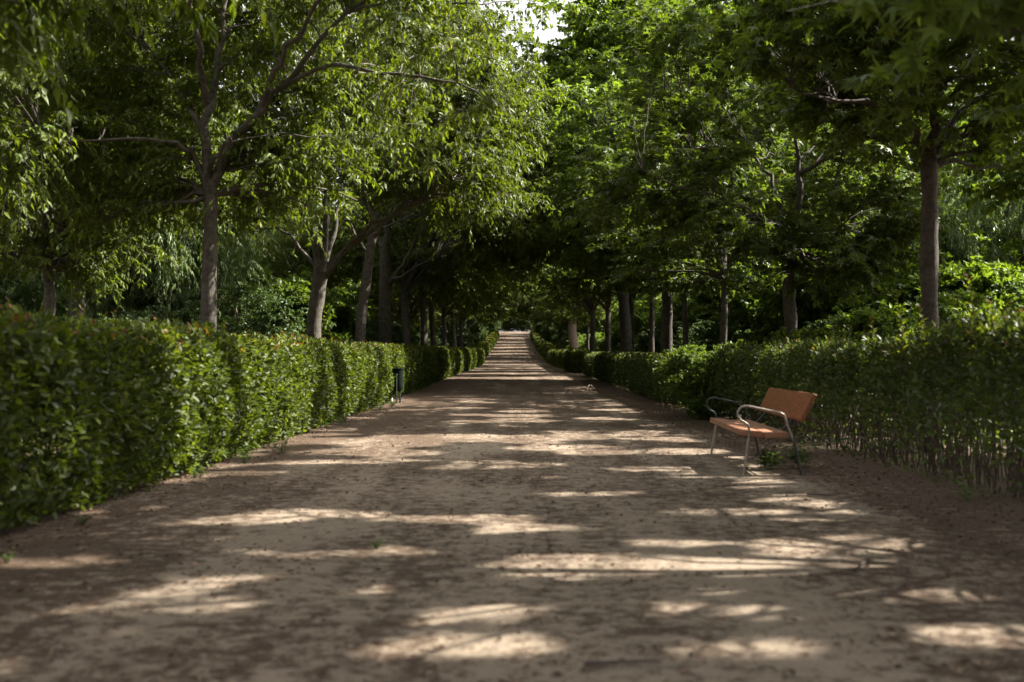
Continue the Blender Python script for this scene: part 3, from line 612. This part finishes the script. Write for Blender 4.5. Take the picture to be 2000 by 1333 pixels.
# shrubs beneath the trees
for sx, side in ((-1, 'left'), (1, 'right')):
    for x0 in (8.4, 11.8, 16, 22, 30):
        y = 12 + (x0 - 8) * 1.1
        while y < 70 + x0 * 1.5:
            x = sx * (x0 + random.uniform(-1, 1)); yy = y + random.uniform(-1, 1)
            if abs(x) / yy < .62 and not (sx > 0 and yy < 17 and x < 10.5):
                kd = 'shrub_a' if random.random() < (.75 if sx < 0 else .5) else 'shrub_b'
                place(kd, x, yy, ('glossy dark shrub' if kd == 'shrub_a' else 'light green bush') + ' under the trees beyond the %s hedge' % side, 'shrub', ('dark' if kd == 'shrub_a' else 'light') + ' shrubs on the %s' % side, sc=random.uniform(.8, 1.2) * (.68 if sx < 0 and yy < 22 else 1))
            y += 3.1 if x0 < 12 else 4.4
# trees beside and behind the camera shade the near walk
for (x, y, kd) in ((6.0, -1.0, 'maple_b'), (6.1, -8.5, 'maple_a'), (12.5, -8, 'maple_tall')):
    place(kd, x, y, 'shade tree beside the walk, out of view of the photograph', group='shade trees out of view')

# ------------------------------------------------------------------ hedges
def hedge(name, x_front, y0, y1, H, label, side, seed, leaf=.07, lai=4.2, mat=M_HEDGE, thick=1.0, low=0.0, stems=12, shoots=0, group='clipped hedges along the walk', end=True, rise=None):
    """side: -1 left of the walk (its front faces +x), +1 right"""
    r = np.random.default_rng(seed); Ln = y1 - y0
    loc = (x_front, y0, float(gz(y0)))
    area_leaf = leaf * leaf * .5 * .62
    face = Ln * H; top = Ln * thick; endA = thick * H
    nF = int(face * lai / area_leaf); nT = int(top * lai * .8 / area_leaf); nE = int(endA * lai / area_leaf); nB = int(nF * .35)
    def wob(y, z): return .025 * np.sin(y * .37 + seed) + .014 * np.sin(y * 1.9 + z * 2.7 + seed) + .022 * np.sin(y * .93 - z * 1.4 + 2 * seed) + .03 * np.sin(y * 5.1 + z * 3.3) + .025 * np.sin(z * 6 + y * 2.1) + .02 * np.sin(y * 11.7 - z * 8)
    def wt(y, x): return .05 * np.sin(y * 1.1 + seed * 2) + .045 * np.sin(y * 2.7 + x * 4) + .035 * np.sin(y * 7.3 + x * 9)
    dep = lambda n: r.exponential(.15, n) - .05
    P = []; O = []
    def zs(n):
        z = r.random(n) * H
        if low > 0:
            keep = r.random(n) < np.clip((z - low * .35) / low, .09, 1) ; z = z[keep]
        return z
    z = zs(nF); n = len(z); y = r.random(n) * Ln; d = dep(n)
    bulge = .12 * np.sin(np.clip(z / H, 0, 1) * np.pi) - .10 * np.clip(.25 - z, 0, 1)
    P.append(np.stack([side * (d + wob(y + y0, z) * 1 - bulge), y, z], -1)); O.append(np.tile([-side, 0, .25], (n, 1)))
    n = nT; y = r.random(n) * Ln; x = r.random(n) * thick; d = dep(n)
    P.append(np.stack([side * x, y, H - d + wt(y + y0, x)], -1)); O.append(np.tile([0, 0, 1.], (n, 1)))
    for ey, s in ((0, -1), (Ln, 1)):
        z = zs(nE if s < 0 else nE // 2); n = len(z); x = r.random(n) * thick; d = dep(n)
        P.append(np.stack([side * x, ey - s * (d + .06 * np.sin(z * 6 + x * 5)), z], -1)); O.append(np.tile([0, float(s), .25], (n, 1)))
    z = zs(nB); n = len(z); P.append(np.stack([side * (thick - dep(n)), r.random(n) * Ln, z], -1)); O.append(np.tile([side, 0, .25], (n, 1)))
    n = int(nF * .22); P.append(np.stack([side * r.random(n) * thick, r.random(n) * Ln, low + (H - low) * r.random(n)], -1)); O.append(np.tile([0, 0, .5], (n, 1)))
    P = np.concatenate(P); O = np.concatenate(O); m = len(P)
    hole = lownoise(P * np.array([2, 1, 1.3]), 3.1, seed * .37) + .7 * lownoise(P, 7.3, seed * .71) + r.normal(size=m) * .22
    kp = hole > -.62; P = P[kp]; O = O[kp]; m = len(P)
    if rise is not None: P[:, 2] *= rise(P[:, 1] + y0)
    D = O * .55 + r.normal(size=(m, 3)) * .55 + np.array([0, 0, .25]); Nn = O * .5 + np.array([0, 0, .5]) + r.normal(size=(m, 3)) * .5
    le = leaf * (r.random(m) * .55 + .7)
    rn = r.random(m) * .8 + .12 * np.clip((P[:, 2] - H * .8) / (H * .2), 0, 1.3) * r.random(m) * 1.3
    dark = lownoise(P, 2.2, seed); rn = np.clip(rn + .08 * dark, 0, .95)
    red = (P[:, 2] > H - .12) & (r.random(m) < .05); rn[red] = 1.0
    # new shoots standing proud of the clipped top
    wood = []
    ns = int(Ln * (3.5 + shoots))
    sy = r.random(ns) * Ln; sxp = side * r.random(ns) * thick
    sh = r.random(ns) * .12 + .08
    if shoots:
        tall = r.random(ns) < .3; sh[tall] += r.random(tall.sum()) * .16
    s = np.stack([sxp, sy, np.full(ns, H - .08)], -1)
    if rise is not None: s[:, 2] *= rise(s[:, 1] + y0)
    e = s + np.stack([r.normal(size=ns) * .04, r.normal(size=ns) * .04, sh + .08], -1)
    Pp = bez(s, (s + e) / 2 + r.normal(size=(ns, 3)) * .015, e, 4)
    shoot_w = tubes(Pp, np.linspace(.004, .0018, 4)[None] * np.ones((ns, 1)), 3)
    k = np.repeat(np.arange(ns), 9); t = np.tile(np.linspace(.2, 1, 9), ns)[:, None]
    SP = s[k] * (1 - t) + e[k] * t; a = r.random(len(k)) * 6.28
    SD = np.stack([np.cos(a), np.sin(a), .55 + r.random(len(k)) * .9], -1); SN = np.stack([-np.cos(a), -np.sin(a), np.full(len(k), 1.2)], -1)
    sl = leaf * (1.1 - .45 * t[:, 0]); srn = np.where(t[:, 0] > .93, 1.0, .6 + .33 * r.random(len(k)))
    P = np.concatenate([P, SP]); D = np.concatenate([D, SD]); Nn = np.concatenate([Nn, SN]); le = np.concatenate([le, sl]); rn = np.concatenate([rn, srn])
    P[:, 2] += gz(P[:, 1] + y0) - loc[2]
    v, f, nf = leaves('oval4', P, D, Nn, le, le * .56)
    v2 = shoot_w[0].copy(); v2[:, 2] += gz(v2[:, 1] + y0) - loc[2]
    # stems
    q = int(Ln * stems); sx_ = side * (r.random(q) ** .8 * thick * .8 + .14); sy = r.random(q) * Ln
    b = np.stack([sx_, sy, np.full(q, -.05)], -1); tpt = b + np.stack([r.normal(size=q) * .14, r.normal(size=q) * .16, H * (.6 + .3 * r.random(q))], -1)
    md = (b + tpt) / 2 + r.normal(size=(q, 3)) * .06
    PP = bez(b, md, tpt, 7); PP[:, 1:-1, :2] += r.normal(size=(q, 5, 2)) * .012
    rr = (r.random(q) * .008 + .005)[:, None] * np.linspace(1, .45, 7)[None]
    sv, sf = tubes(PP, rr, 5); sv[:, 2] += gz(sv[:, 1] + y0) - loc[2]
    o = empty(name, loc)
    link('foliage', make_mesh('hedge_foliage', [(v, f, 0, np.repeat(rn, nf)), (v2, shoot_w[1], 1, None)], [mat, M_STEM]), o)
    big = np.argsort(sy)[:100] if stems > 30 else []     # the hundred nearest stems one by one, the rest as a thicket
    nv, nq = 35, 30; rest = np.setdiff1d(np.arange(q), big)
    for i in big: link('stem', make_mesh('hedge_stem', [(sv[i * nv:(i + 1) * nv], sf[:nq], 0, None)], [M_STEM]), o)
    if len(rest):
        rv = sv.reshape(q, nv, 3)[rest].reshape(-1, 3); rf = (np.arange(len(rest))[:, None, None] * nv + sf[:nq][None]).reshape(-1, 4)
        st = link('stems', make_mesh('hedge_stems', [(rv, rf, 0, None)], [M_STEM]), o); st['kind'] = 'stuff'
    return tag(o, label, 'hedge', group)
hedge('hedge', -3.62, 2.5, 28.3, 1.52, 'long leafy hedge on the near left, its middle glowing in sun', -1, 51, leaf=.082, lai=2.9, low=0.05, stems=9)
hedge('hedge', -3.66, 30.2, 42.5, 1.5, 'sunlit hedge just beyond the litter bin on the left', -1, 52, leaf=.085, lai=3.2)
hedge('hedge', -3.7, 43.2, 72, 1.5, 'dark shaded hedge midway down the left side', -1, 53, leaf=.11, lai=3.0)
hedge('hedge', -3.7, 73.5, 119, 1.6, 'farthest clipped left hedge with a sunlit rounded end', -1, 54, leaf=.14, lai=2.8)
hedge('hedge', 4.3, 4.5, 21.6, 1.40, 'tall hedge with bare lower stems behind the bench', 1, 55, leaf=.07, lai=2.5, mat=M_HEDGE2, low=.85, stems=46, shoots=4, thick=.9, rise=lambda y: 1 + .09 * np.clip((12.5 - y) / 3, 0, 1))
hedge('hedge', 4.2, 22.0, 59.8, 1.22, 'low dark hedge on the right beyond the bench', 1, 56, leaf=.09, lai=3.0, mat=M_HEDGE2, low=.1)
hedge('hedge', 4.1, 67, 118, 1.5, 'far right clipped hedge beyond the side opening', 1, 57, leaf=.14, lai=2.8)
hedge('hedge', 11.2, 36, 76, 1.2, 'low clipped hedge running behind the right row of trunks', 1, 58, leaf=.13, lai=2.2, group=None)
hedge('hedge', -4.2, 131, 250, 1.7, 'distant hedge edging the uphill left side', -1, 59, leaf=.30, lai=2.2)
hedge('hedge', 4.2, 120, 250, 1.7, 'distant hedge edging the uphill right side', 1, 60, leaf=.30, lai=2.2)

place('shrub_b', 4.35, 21.9, 'pale bright bush growing out of the hedge left of the bench', 'shrub', sc=.74)
place('shrub_b', 5.7, 20.3, 'bright bush topping the hedge just behind the bench end', 'shrub', sc=.8)
# tall leafy shoots over the right hedge
def shoot_plant(px, py_top, Y, seed, label):
    r = np.random.default_rng(seed); top = at(px, py_top, Y); b = np.array([top[0] + .05, Y, 1.1]); h = top[2] - 1.1
    o = empty('leafy_shoot', tuple(b)); pl = smooth_poly([[0, 0, 0], [.02, 0, h * .5], [-.05, 0, h]], 8)
    v, f = tubes(pl[None], np.linspace(.007, .003, 8)[None], 5); link('stem', make_mesh('shoot_stem', [(v, f, 0, None)], [M_STEM]), o)
    n = 22; t = np.linspace(.15, 1, n); P = np.stack([np.interp(t, np.linspace(0, 1, 8), pl[:, i]) for i in range(3)], -1)
    a = np.arange(n) * 1.57 + r.normal(size=n) * .3; D = np.stack([np.cos(a), np.sin(a), .45 + r.random(n) * .5], -1); Nn = np.stack([-np.cos(a) * .5, -np.sin(a) * .5, np.ones(n)], -1)
    le = .10 * (1.15 - .55 * t); v, f, nf = leaves('oval4', P, D, Nn, le, le * .52)
    rn = np.where(t > .95, 1.0, .75 + .2 * r.random(n)); link('foliage', make_mesh('shoot_foliage', [(v, f, 0, np.repeat(rn, nf))], [M_HEDGE]), o)
    tag(o, label, 'plant', 'tall shoots over the right hedge')
shoot_plant(1889, 540, 9.3, 1, 'tallest leafy shoot above the near right hedge, red tip')
shoot_plant(1930, 590, 9.0, 2, 'yellow-green shoot just right of the tallest one')
shoot_plant(1862, 585, 9.9, 3, 'leafy shoot just left of the tallest one')
shoot_plant(1750, 570, 10.8, 4, 'thin leafy shoot left of the rightmost trunk')
shoot_plant(1795, 600, 10.2, 5, 'short leafy shoot in front of the rightmost trunk')
shoot_plant(1700, 625, 11.8, 6, 'lowest leafy shoot, over the hedge behind the bench')

# ------------------------------------------------------------------ bench
def box(cx, cy, cz, sx, sy, sz, bev=.008, rot=None):
    """bevelled box as verts/faces via bmesh"""
    import bmesh
    from mathutils import Matrix
    bm = bmesh.new(); bmesh.ops.create_cube(bm, size=1)
    bmesh.ops.scale(bm, vec=(sx, sy, sz), verts=bm.verts)
    if bev: bmesh.ops.bevel(bm, geom=bm.edges[:], offset=bev, segments=3, affect='EDGES', profile=.6)
    bmesh.ops.triangulate(bm, faces=bm.faces)
    if rot is not None: bmesh.ops.rotate(bm, cent=(0, 0, 0), matrix=rot, verts=bm.verts)
    bmesh.ops.translate(bm, vec=(cx, cy, cz), verts=bm.verts)
    v = np.array([x.co[:] for x in bm.verts]); f = np.array([[l.index for l in fc.verts] for fc in bm.faces]); bm.free()
    return v, f
def flat_obj(name, parts, mat, parent):
    o = link(name, make_mesh(name, [(v, f, 0, None) for v, f in parts], [mat]), parent)
    return o
def capped_tube(pl, r, n=24, sides=10):
    pts = smooth_poly(pl, n); v, f = tubes(pts[None], np.full((1, n), r), sides)
    return v, f
from mathutils import Matrix, Vector
def make_bench():
    # local axes: x runs from the front edge back, y along the length (0 = near end), z up
    near = np.array([2.47, 10.90]); far = np.array([2.60, 13.30])
    ang = math.atan2(far[1] - near[1], far[0] - near[0]) - math.pi / 2
    o = empty('park_bench', (near[0], near[1], 0.0), ang); Lb = 2.4
    # seat: two planks, the front one slightly dished down
    r1 = Matrix.Rotation(math.radians(6), 3, 'Y')
    for n_, (cx, cz, w, rot) in enumerate([(.122, .452, .238, Matrix.Rotation(math.radians(5), 3, 'Y')), (.388, .437, .256, Matrix.Rotation(math.radians(-1), 3, 'Y'))]):
        v, f = box(cx, Lb / 2, cz, w, Lb, .062, .014, rot); flat_obj('seat_plank', [(v, f)], M_WOOD2, o)
    rb = Matrix.Rotation(math.radians(26), 3, 'Y')
    v, f = box(.735, Lb / 2, .735, .052, Lb - .02, .335, .012, rb); flat_obj('backrest', [(v, f)], M_WOOD, o)
    for k, y in enumerate((-.018, Lb + .018)):
        # armrest: a bent tube rises from the seat front, curls back over itself and slopes down to the rear leg
        v, f = capped_tube([[.085, y, .40], [.085, y, .52], [.06, y, .565], [.0, y, .60], [-.035, y, .665], [-.01, y, .73], [.06, y, .755], [.20, y, .73], [.34, y, .70], [.43, y, .68], [.47, y, .65], [.495, y, .57], [.54, y, .44], [.565, y, .38]], .0125, 60)
        flat_obj('armrest', [(v, f)], M_STEEL if k == 0 else M_BLACK, o)  # far armrest coloured dark to imitate shade; the near one stays steel
        v, f = capped_tube([[.085, y, .41], [.02, y, -.01]], .0145, 6); flat_obj('leg', [(v, f)], M_STEEL, o)
        v, f = capped_tube([[.555, y, .42], [.60, y, .26], [.65, y, -.01]], .0135, 10); flat_obj('leg', [(v, f)], M_BLACK, o)
        yy = .45 if k == 0 else Lb - .45
        v, f = capped_tube([[.36, yy, .40], [.46, yy, .41], [.545, yy, .47], [.64, yy, .57], [.72, yy, .66], [.80, yy, .80]], .014, 20)
        flat_obj('back_support', [(v, f)], M_BLACK, o)
        v, f = capped_tube([[.06, yy, .405], [.25, yy, .402], [.50, yy, .398]], .012, 8); flat_obj('seat_rail', [(v, f)], M_BLACK, o)
    v, f = capped_tube([[.085, -.02, .405], [.085, Lb + .02, .405]], .012, 4); flat_obj('seat_rail', [(v, f)], M_BLACK, o)
    v, f = capped_tube([[.55, -.02, .405], [.55, Lb + .02, .405]], .012, 4); flat_obj('seat_rail', [(v, f)], M_BLACK, o)
    tag(o, 'orange wooden bench with bent steel armrests beside the right hedge', 'bench')
make_bench()

# ------------------------------------------------------------------ litter bin
def make_bin():
    Y = 28.0; b = np.array([-3.30, Y, float(gz(Y)) + .004]); o = empty('litter_bin', tuple(b), 0)
    # tapered half-round body swelling at the rim
    n = 20; prof = [(.975, .185), (.965, .19), (.93, .185), (.8, .182), (.62, .176), (.48, .165), (.40, .145), (.35, .11), (.33, .06), (.327, .001)]
    V = []; 
    for z, rr in prof:
        for k in range(n):
            a = 2 * math.pi * k / n; V.append([rr * math.cos(a) * (1.0), rr * math.sin(a) * .9 - .02, z])
    m = len(prof)
    for z, rr in ((.975, .175), (.5, .15)):
        for k in range(n):
            a = 2 * math.pi * k / n; V.append([rr * math.cos(a), rr * math.sin(a) * .9 - .02, z])
    Fq = [[j * n + k, j * n + (k + 1) % n, (j + 1) * n + (k + 1) % n, (j + 1) * n + k] for j in range(m - 1) for k in range(n)]
    Fq += [[k, (k + 1) % n, m * n + (k + 1) % n, m * n + k] for k in range(n)] + [[m * n + k, m * n + (k + 1) % n, (m + 1) * n + (k + 1) % n, (m + 1) * n + k] for k in range(n)]
    flat_obj('bin_body', [(np.array(V), np.array(Fq))], M_GREEN, o)
    rim = [[.192 * math.cos(a), .173 * math.sin(a) - .02, .968] for a in np.linspace(0, 2 * math.pi, 26)]
    flat_obj('rim', [capped_tube(rim, .009, 52, 6)], M_GREEN, o)
    flat_obj('post', [capped_tube([[.0, -.205, -.02], [.0, -.205, .84]], .022, 5, 10)], M_BLACK, o)
    flat_obj('post', [capped_tube([[.06, .19, -.02], [.06, .19, .84]], .022, 5, 10)], M_BLACK, o)
    flat_obj('bracket', [box(0, -.19, .80, .09, .02, .04, .004)], M_BLACK, o)
    tag(o, 'dark green litter bin on two posts against the left hedge', 'litter bin')
make_bin()

# ------------------------------------------------------------------ stones, sticks, weeds
def stone(loc, s, label, seed, group=None):
    import bmesh
    bm = bmesh.new(); bmesh.ops.create_icosphere(bm, subdivisions=3, radius=1); r = np.random.default_rng(seed)
    v = np.array([x.co[:] for x in bm.verts]); f = np.array([[l.index for l in fc.verts] for fc in bm.faces]); bm.free()
    v = v * (1 + .16 * lownoise(v, 2.4, seed)[:, None] + .05 * lownoise(v, 8, seed)[:, None]) * np.array(s)
    o = link('stone', make_mesh('stone', [(v, f, 0, None)], [M_STONE])); o.location = loc; tag(o, label, 'stone', group); return o
stone((-3.52, 28.3, .15), (.07, .06, .13), 'pale upright stone beside the litter bin posts', 3)
stone((-3.72, 28.0, .10), (.06, .05, .10), 'pale stone half under the hedge left of the litter bin', 4)
stone((1.25 * 470 / 78, 31, .08), (.16, .10, .06), 'low grey stone at the foot of the right hedge', 5)
def stick(pts, r, mat, label):
    pts = np.array(pts, float); b = pts[0].copy(); v, f = tubes(smooth_poly(pts - b, 12)[None], np.linspace(r, r * .45, 12)[None], 6)
    o = link('stick', make_mesh('stick', [(v, f, 0, None)], [mat])); o.location = b; tag(o, label, 'stick')
def g(px, py, dz=.02):
    Y = 2430.0 / (py - HY)
    for _ in range(6): Y = (CH - float(gz(Y))) * F / (py - HY)
    return [(px - VX) / F * Y, Y, float(gz(Y)) + dz]
stick([g(1145, 764), g(1152, 758, .12), g(1163, 764, .03)], .018, M_STICK, 'pale bent stick lying on the right of the walk')
stick([g(1140, 1302), g(1200, 1304, .03), g(1290, 1296)], .012, M_DSTICK, 'dark stick lying in the blurred foreground')
stick([g(1575, 968), g(1610, 972, .03), g(1632, 970)], .011, M_DSTICK, 'short dark stick on the sand in front of the right hedge')
stick([g(1665, 1118), g(1700, 1090, .02)], .008, M_DSTICK, 'small twig in the sunny patch on the right')
def weed(px, py, sc, label, seed, n=120, grp='weeds in the sand'):
    r = np.random.default_rng(seed); b = np.array(g(px, py, 0)); k = 14; a = r.random(k) * 6.28; rad = r.random(k) * .11 * sc
    s = np.stack([rad * .3 * np.cos(a), rad * .3 * np.sin(a), np.zeros(k)], -1); e = np.stack([rad * 1.6 * np.cos(a), rad * 1.6 * np.sin(a), (.08 + r.random(k) * .12) * sc], -1)
    P3 = bez(s, (s + e) / 2 + np.array([0, 0, .03]), e, 4); sv, sf = tubes(P3, np.full((k, 4), .002), 3)
    i = r.integers(k, size=n); t = (.35 + .65 * r.random(n))[:, None]; P = s[i] * (1 - t) + e[i] * t + r.normal(size=(n, 3)) * .022 * sc + np.array([0, 0, .015])
    P[:, 2] = np.abs(P[:, 2])
    D = np.stack([r.normal(size=n), r.normal(size=n), r.random(n) * .4], -1); Nn = np.array([0, 0, 1.]) + r.normal(size=(n, 3)) * .35
    le = (.03 + .02 * r.random(n)) * sc; v, f, nf = leaves('oval4', P, D, Nn, le, le * .8)
    o = empty('weed', tuple(b)); link('foliage', make_mesh('weed_foliage', [(sv, sf, 0, None), (v, f, 0, np.repeat(r.random(n), nf))], [M_WEED]), o); tag(o, label, 'weed', grp)
weed(1500, 918, 1.25, 'bright green weed clump right behind the near bench leg', 1, 200)
weed(1560, 912, 1.3, 'darker green weed clump nearer the hedge behind the bench', 2, 170)
weed(1458, 917, .45, 'tiny weed at the foot of the near bench leg', 3, 40)
weed(15, 1100, .3, 'tiny green weed at the lower left edge of the sand', 4, 40)
weed(735, 1072, .35, 'tiny green sprout in the middle of the sand', 5, 25)
weed(478, 906, .8, 'small green sprout at the foot of the sunlit left hedge', 6, 60)
weed(1370, 820, 2.6, 'pale grassy weeds at the hedge end left of the bench', 7, 400)

_q = 0
for sx, n_ in ((-1, 13), (1, 11)):
    for k in range(n_):
        Y_ = 6.5 + 20 * random.random() ** 1.2; X_ = (-3.42 if sx < 0 else 4.05) - sx * random.uniform(-.12, .3)
        weed(VX + X_ / Y_ * F, HY + (CH - float(gz(Y_))) / Y_ * F, random.uniform(.4, 1.0), 'small weed tuft at the foot of the %s hedge' % ('left' if sx < 0 else 'right'), 200 + k + 50 * sx, 45, 'weed tufts at the foot of the %s hedge' % ('left' if sx < 0 else 'right'))
# leaf litter
def litter():
    r = np.random.default_rng(90); P = []
    for (n, x0, x1, y0, y1, pw) in ((9000, 3.0, 4.9, 4, 40, 1), (5000, -4.2, -3.1, 3, 40, 1), (5000, -4, 4.2, 3, 40, 1.6), (2500, 4.5, 7.5, 6, 24, 1), (26000, -4, 4.3, 3.2, 26, .6)):
        y = y0 + (y1 - y0) * r.random(n) ** 1.3; x = x0 + (x1 - x0) * r.random(n)
        Q = np.stack([x, y, gz(y) + .010 + r.random(n) * .010], -1); m = lownoise(Q * np.array([1.3, 1, 0]), 2.6, 1.3) + .6 * lownoise(Q * np.array([1, 1, 0]), 8, .4) + r.normal(size=n) * .35
        P.append(Q[m > .1] if pw < 1 else Q)
    P = np.concatenate(P); n = len(P); D = np.stack([r.normal(size=n), r.normal(size=n), r.normal(size=n) * .12], -1); Nn = np.array([0, 0, 1.]) + r.normal(size=(n, 3)) * .28
    le = .014 + .034 * r.random(n) ** 2; v, f, nf = leaves('oval4', P, D, Nn, le, le * .55)
    o = link('leaf_litter', make_mesh('leaf_litter', [(v, f, 0, np.repeat(r.random(n), nf))], [M_LITTER])); o['kind'] = 'stuff'
    o['label'] = 'dry brown leaves scattered on the sand and under the hedges'; o['category'] = 'leaf litter'
litter()

def cover():
    r = np.random.default_rng(91); P = []
    for (n, x0, x1, y0, y1, h) in ((30000, 5.6, 13, 5, 34, .38), (14000, -12, -5.2, 8, 40, .3)):
        x = x0 + (x1 - x0) * r.random(n); y = y0 + (y1 - y0) * r.random(n) ** 1.2
        Q = np.stack([x, y, x * 0], -1); m = lownoise(Q, 1.9, 2.2); hh = h * np.clip(.5 + m, .08, 1.2)
        Q[:, 2] = gz(y) + .03 + hh * r.random(n); P.append(Q)
    P = np.concatenate(P); n = len(P); D = np.stack([r.normal(size=n), r.normal(size=n), .3 + r.normal(size=n) * .4], -1); Nn = np.array([0, 0, 1.]) + r.normal(size=(n, 3)) * .5
    le = .06 + .05 * r.random(n); v, f, nf = leaves('oval4', P, D, Nn, le, le * .55)
    o = link('ground_cover', make_mesh('ground_cover', [(v, f, 0, np.repeat(r.random(n) * .9, nf))], [M_HEDGE])); o['kind'] = 'stuff'
    o['label'] = 'low green growth on the woodland floor behind the hedges'; o['category'] = 'ground cover'
cover()

# ------------------------------------------------------------------ light, sky, camera
sd = Vector(SUN)
sun = bpy.data.lights.new('sun', 'SUN'); sun.energy = 5; sun.angle = math.radians(.5); sun.color = (1, .95, .86)
so = bpy.data.objects.new('sun', sun); C.objects.link(so); so.rotation_euler = sd.to_track_quat('Z', 'Y').to_euler(); so.location = (0, 0, 40)
w = bpy.data.worlds.new('World'); bpy.context.scene.world = w; w.use_nodes = True
nt = w.node_tree; nt.nodes.clear(); ow = nt.nodes.new('ShaderNodeOutputWorld'); bg = nt.nodes.new('ShaderNodeBackground'); sk = nt.nodes.new('ShaderNodeTexSky')
sk.sky_type = 'NISHITA'; sk.sun_disc = False; sk.sun_elevation = EL; sk.sun_rotation = AZ; sk.dust_density = 5.0; sk.air_density = 1.0; sk.ozone_density = .6
bg.inputs[1].default_value = .10; hs = nt.nodes.new('ShaderNodeHueSaturation'); hs.inputs['Saturation'].default_value = .12; nt.links.new(sk.outputs[0], hs.inputs['Color']); nt.links.new(hs.outputs[0], bg.inputs[0]); nt.links.new(bg.outputs[0], ow.inputs[0])

cam = bpy.data.cameras.new('camera'); co = bpy.data.objects.new('camera', cam); C.objects.link(co)
cam.lens = 35; cam.sensor_width = 36; cam.clip_end = 2000; cam.clip_start = .1
co.location = (0, 0, CH); co.rotation_euler = (math.radians(90) + math.atan((HY - 666.5) / F), 0, math.atan(5 / F))
cam.dof.use_dof = True; cam.dof.focus_distance = 27; cam.dof.aperture_fstop = 1.4
s = bpy.context.scene; s.camera = co
s.render.engine = 'CYCLES'; cy = s.cycles
cy.max_bounces = 10; cy.diffuse_bounces = 7; cy.glossy_bounces = 2; cy.transmission_bounces = 5; cy.transparent_max_bounces = 4
cy.caustics_reflective = False; cy.caustics_refractive = False; cy.sample_clamp_indirect = 6
cy.use_denoising = True
try: cy.denoiser = 'OPENIMAGEDENOISE'
except Exception: pass
s.view_settings.view_transform = 'Standard'; s.view_settings.look = 'None'; s.view_settings.gamma = 1; s.view_settings.exposure = 2.15
s.view_settings.use_curve_mapping = False
